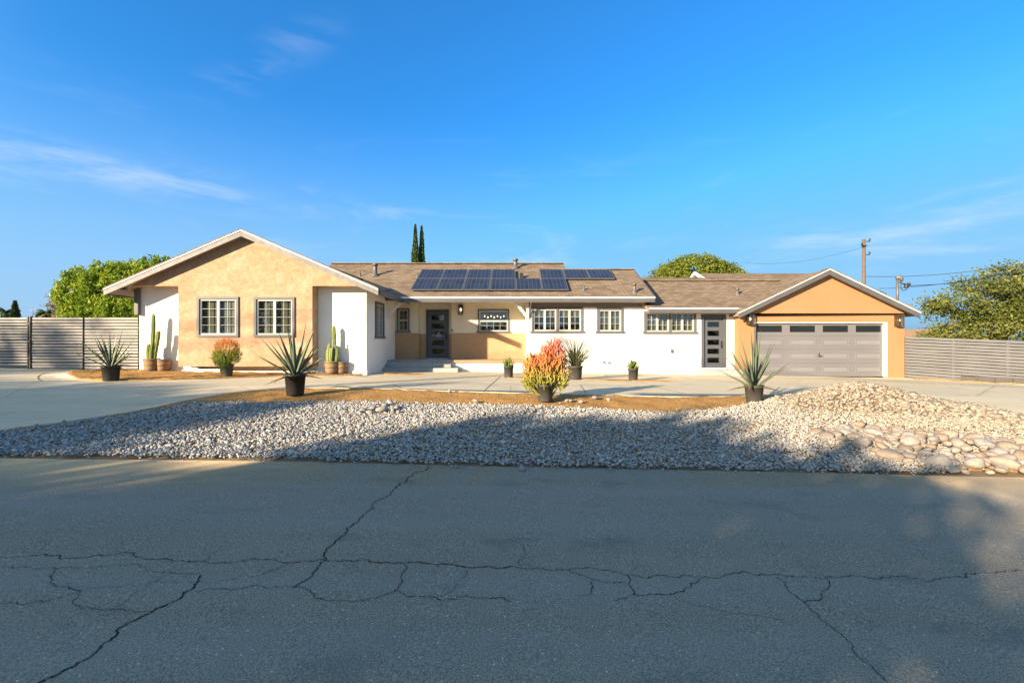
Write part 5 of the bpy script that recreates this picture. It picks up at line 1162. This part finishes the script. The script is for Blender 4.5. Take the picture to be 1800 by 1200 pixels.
tree('pepper_tree', 'big bright green pepper tree with drooping foliage behind the left slat gate', 'tree', (X(205, D), D, gz),
     [(-1.9, 0, 3.7, 1.3, 1.3, 1.75), (-0.6, .2, 4.1, 1.6, 1.6, 1.75), (0.9, .2, 4.2, 1.5, 1.5, 1.7), (2.3, .3, 4.5, 1.5, 1.5, 1.6), (0, -.4, 2.4, 2.9, 1.4, 1.5), (2.0, 0, 2.6, 1.8, 1.4, 1.6)], 1050, 60, 0.5, 0.095, 'pepper', 5, 0.3, droop=0.85, shell=0.62, elong=2.8, up=((0, 0, 1), 0.45))
D = 24; tree('oak_tree', 'sparse olive green oak with sky gaps behind the right slat fence', 'tree', (X(1745, D), D, g(22, D)),
     [(-2.3, 0, 2.6, 1.5, 1.5, 1.5), (-0.6, 0, 3.7, 1.9, 1.6, 1.5), (1.2, 0, 4.2, 1.9, 1.7, 1.6), (2.8, 0, 3.6, 1.8, 1.6, 1.9), (0.3, -.3, 2.1, 2.4, 1.5, 1.1), (-2.4, -.2, 1.6, 1.1, 1.0, .8), (3.2, .3, 4.9, 1.2, 1.2, 1.0)], 430, 64, 0.50, 0.10, 'oak', 9, 0.26, shell=0.35, holes=0.31)
D = 36; tree('ficus_tree', 'dense rounded olive tree dome rising behind the brown roof', 'tree', (X(1221, D), D, g(14, D)),
     [(-1.75, 0, 4.9, 2.5, 2.3, 2.55), (0.1, 0, 5.5, 3.1, 2.7, 2.7), (1.8, 0, 5.1, 2.5, 2.3, 2.5), (0, 0, 3.7, 4.2, 2.7, 2.3)], 2600, 36, 0.36, 0.12, 'ficus', 14, 0.35, shell=0.8)
D = 42
for px, top, w, sd, lab in ((730, 394, 0.30, 1, 'slim dark cypress behind the ridge, the left of the twin pair'), (739.7, 394.5, 0.27, 2, 'slim dark cypress behind the ridge, the right of the twin pair')):
    h = Z(top, D)-g(0, D); o = empty('cypress_tree', (X(px, D), D+(0.4 if sd == 2 else 0), g(0, D)), lab, 'tree', 'twin cypresses'); rng = np.random.default_rng(sd); n = 9000; t = rng.uniform(0, 1, n); rr = w*np.minimum(1, 3.2*(1-t)+0.06)**0.9*(0.8+0.2*np.minimum(1, t*5))*(0.82+0.28*rng.uniform(size=n)); a = rng.uniform(0, 2*np.pi, n); rr *= 1+0.15*np.sin(a*3+t*30)
    C = np.c_[rr*np.cos(a), rr*np.sin(a), 0.4+t*(h-0.5)]; V, Fc = leaf_cards(C, 0.15, rng, 2.0, ((0, 0, 1), 0.6)); mesh_np('crown', V, Fc, M['cypress'], o, np.repeat(np.clip(rng.normal(.5, .2, n), 0, 1), 4)); mb = MB(); mb.tube([(0, 0, -.1), (0, 0, h*0.9)], [.13, .03], 7); mb.build('trunk', M['bark'], o, True)
D = 33; tree('brown_tree', 'small half bare brownish tree between the gate and the big pepper tree', 'tree', (X(112, D), D, g(-24, D)), [(-0.1, 0, 3.3, .75, .7, 1.0), (.5, 0, 2.7, .7, .7, .8), (.1, 0, 2.0, .8, .7, .8)], 130, 34, .35, .12, 'brownleaf', 3, .12, holes=.1)
D = 70; o = empty('far_cypress', (X(26.5, D), D, g(-24, D)), 'distant dark cypress showing over the left fence', 'tree'); rng = np.random.default_rng(8); h = Z(530, D)-g(-24, D); n = 5000; t = rng.uniform(0, 1, n); rr = 0.42*np.minimum(1, 3.0*(1-t)+.1)*rng.uniform(.8, 1.1, n); a = rng.uniform(0, 6.28, n); V, Fc = leaf_cards(np.c_[rr*np.cos(a), rr*np.sin(a), t*h], 0.3, rng, 1.8, ((0, 0, 1), .5)); mesh_np('crown', V, Fc, M['cypress'], o, np.repeat(rng.uniform(.2, .8, n), 4)); mb = MB(); mb.tube([(0, 0, -.1), (0, 0, h*.8)], [.3, .1], 7); mb.build('trunk', M['bark'], o, True)
def palm(px, py, D, L, seed, label):
    x = X(px, D); zt_ = Z(py, D); zb = g(-24, D); o = empty('palm_tree', (x, D, zb), label, 'palm tree', 'distant palms'); mb = MB(); mb.tube([(0, 0, -.2), (.1, 0, zt_-zb)], [.2, .15], 8); mb.build('trunk', M['bark'], o, True)
    r = random.Random(seed); V = []; Fc = []; T = []
    for k in range(26):
        az = r.uniform(0, 6.28); e = r.uniform(-.3, 1.2); p = Vector((.1, 0, zt_-zb)); prev = None; rd = Vector((math.cos(az), math.sin(az), 0)); sd_ = Vector((-math.sin(az), math.cos(az), 0))
        for i in range(7):
            w = 0.16*L*(1-abs(i/6-.45)); q = len(V); V += [p+sd_*w-Vector((0, 0, w*.6)), p+Vector((0, 0, .02)), p-sd_*w-Vector((0, 0, w*.6))]; T += [r.uniform(.2, .9)]*3
            if prev is not None: Fc += [(prev, prev+1, q+1, q), (prev+1, prev+2, q+2, q+1)]
            prev = q; p = p+(rd*math.cos(e)+Vector((0, 0, math.sin(e))))*L/6; e -= 0.32
    mesh_np('crown', V, Fc, M['palm'], o, T)
palm(8, 549, 75, 2.1, 1, 'distant palm at the far left behind the fence'); palm(80, 551, 75, 2.0, 2, 'distant palm with feathery top between the far cypress and the brown tree'); palm(20, 552, 80, 1.6, 3, 'distant small palm just left of the far cypress')
D = 60; o = empty('antenna', (X(58, D), D, g(-24, D)), 'thin antenna mast on the skyline above the left gate', 'antenna'); mb = MB(); hh = Z(541, D)-g(-24, D); mb.tube([(0, 0, 0), (0, 0, hh)], [.04, .025], 6); mb.box(-.5, .5, -.02, .02, hh-.35, hh-.31); mb.box(-.3, .3, -.02, .02, hh-.15, hh-.11); mb.build('mast', M['metal'], o, True)
def neighbour():
    D = 27; x0, x1 = X(1585, D), X(1625, D); zb = g(24, D); o = empty('neighbour_house', ((x0+x1)/2, D+2, zb), 'neighbouring house with an orange tile roof just over the right fence', 'house')
    mb = MB(); mb.box(x0-4, x1+2.5, D, D+5, zb, Z(586, D)-0.25); mb.build('wall', M['cream'], o); mb = MB(); z = Z(587, D); mb.prism([(D-0.5, z-0.25), (D+2.5, z+0.35), (D+5.5, z-0.25)], 'x', x0-4.4, x1+2.9); mb.build('roof', M['farroof'], o)
neighbour()
# the trees across the road, behind the viewer: they shade the road and the gravel
def street_trees():
    rows = [(-38.5, 11.2, 3.2, 210, .30, 'tallest open street tree at the far end of the row across the road'), (-31.5, 7.6, 2.9, 620, .0, 'second street tree from the far end of the row across the road'), (-26.5, 7.2, 2.9, 700, .0, 'third street tree from the far end of the row across the road'),
            (-22.3, 6.8, 2.4, 560, .06, 'middle street tree of the row across the road'), (-16.8, 4.8, 2.2, 190, .16, 'low open street tree third from the near end of the row across the road'), (-12.9, 6.0, 2.5, 560, .02, 'second street tree from the near end of the row across the road'), (-9.3, 5.3, 2.1, 110, .06, 'nearest and lowest street tree of the row across the road')]
    for k, (x, top, r, n, hole_, lab) in enumerate(rows):
        zb = g(x, -7); c = (2.2+top)/2; h = (top-2.2)/2
        tree('street_tree', lab, 'tree', (x, -7.0, zb), [(-.9, 0, c, r*.75, r*.8, h*.95), (.9, 0.2, c, r*.75, r*.8, h*.92), (0, -.5, c+.2, r*.7, r*.7, h*.9), (0, .4, c-h*.35, r*.95, r*.8, h*.7)], n, 26, .55, .21, 'street', 30+k, .25, shell=.2, holes=hole_, group='street trees across the road')
street_trees()

def hedge():
    rng = np.random.default_rng(77); x0, x1, y = -62.0, 40.0, -14.0; o = empty('hedge', (-11, y, g(-11, y)), 'long dark clipped hedge across the road facing the house', 'hedge'); n = 26000
    C = np.c_[rng.uniform(x0, x1, n)+11, rng.uniform(-.9, .9, n), rng.uniform(0, 1, n)**0.8*3.2]; C[:, 2] += 0.25*np.sin(C[:, 0]*0.7)*(C[:, 2] > 2); V, Fc = leaf_cards(C, 0.26, rng); mesh_np('foliage', V, Fc, M['street'], o, np.repeat(rng.uniform(0, 1, n), 4))
    mb = MB()
    for k in range(52): xx = x0+1+k*2+11; mb.tube([(xx, 0, -.3), (xx+.1, .05, 1.4), (xx-.1, 0, 2.7)], [.07, .05, .02], 6)
    mb.build('stems', M['bark'], o, True)
hedge()
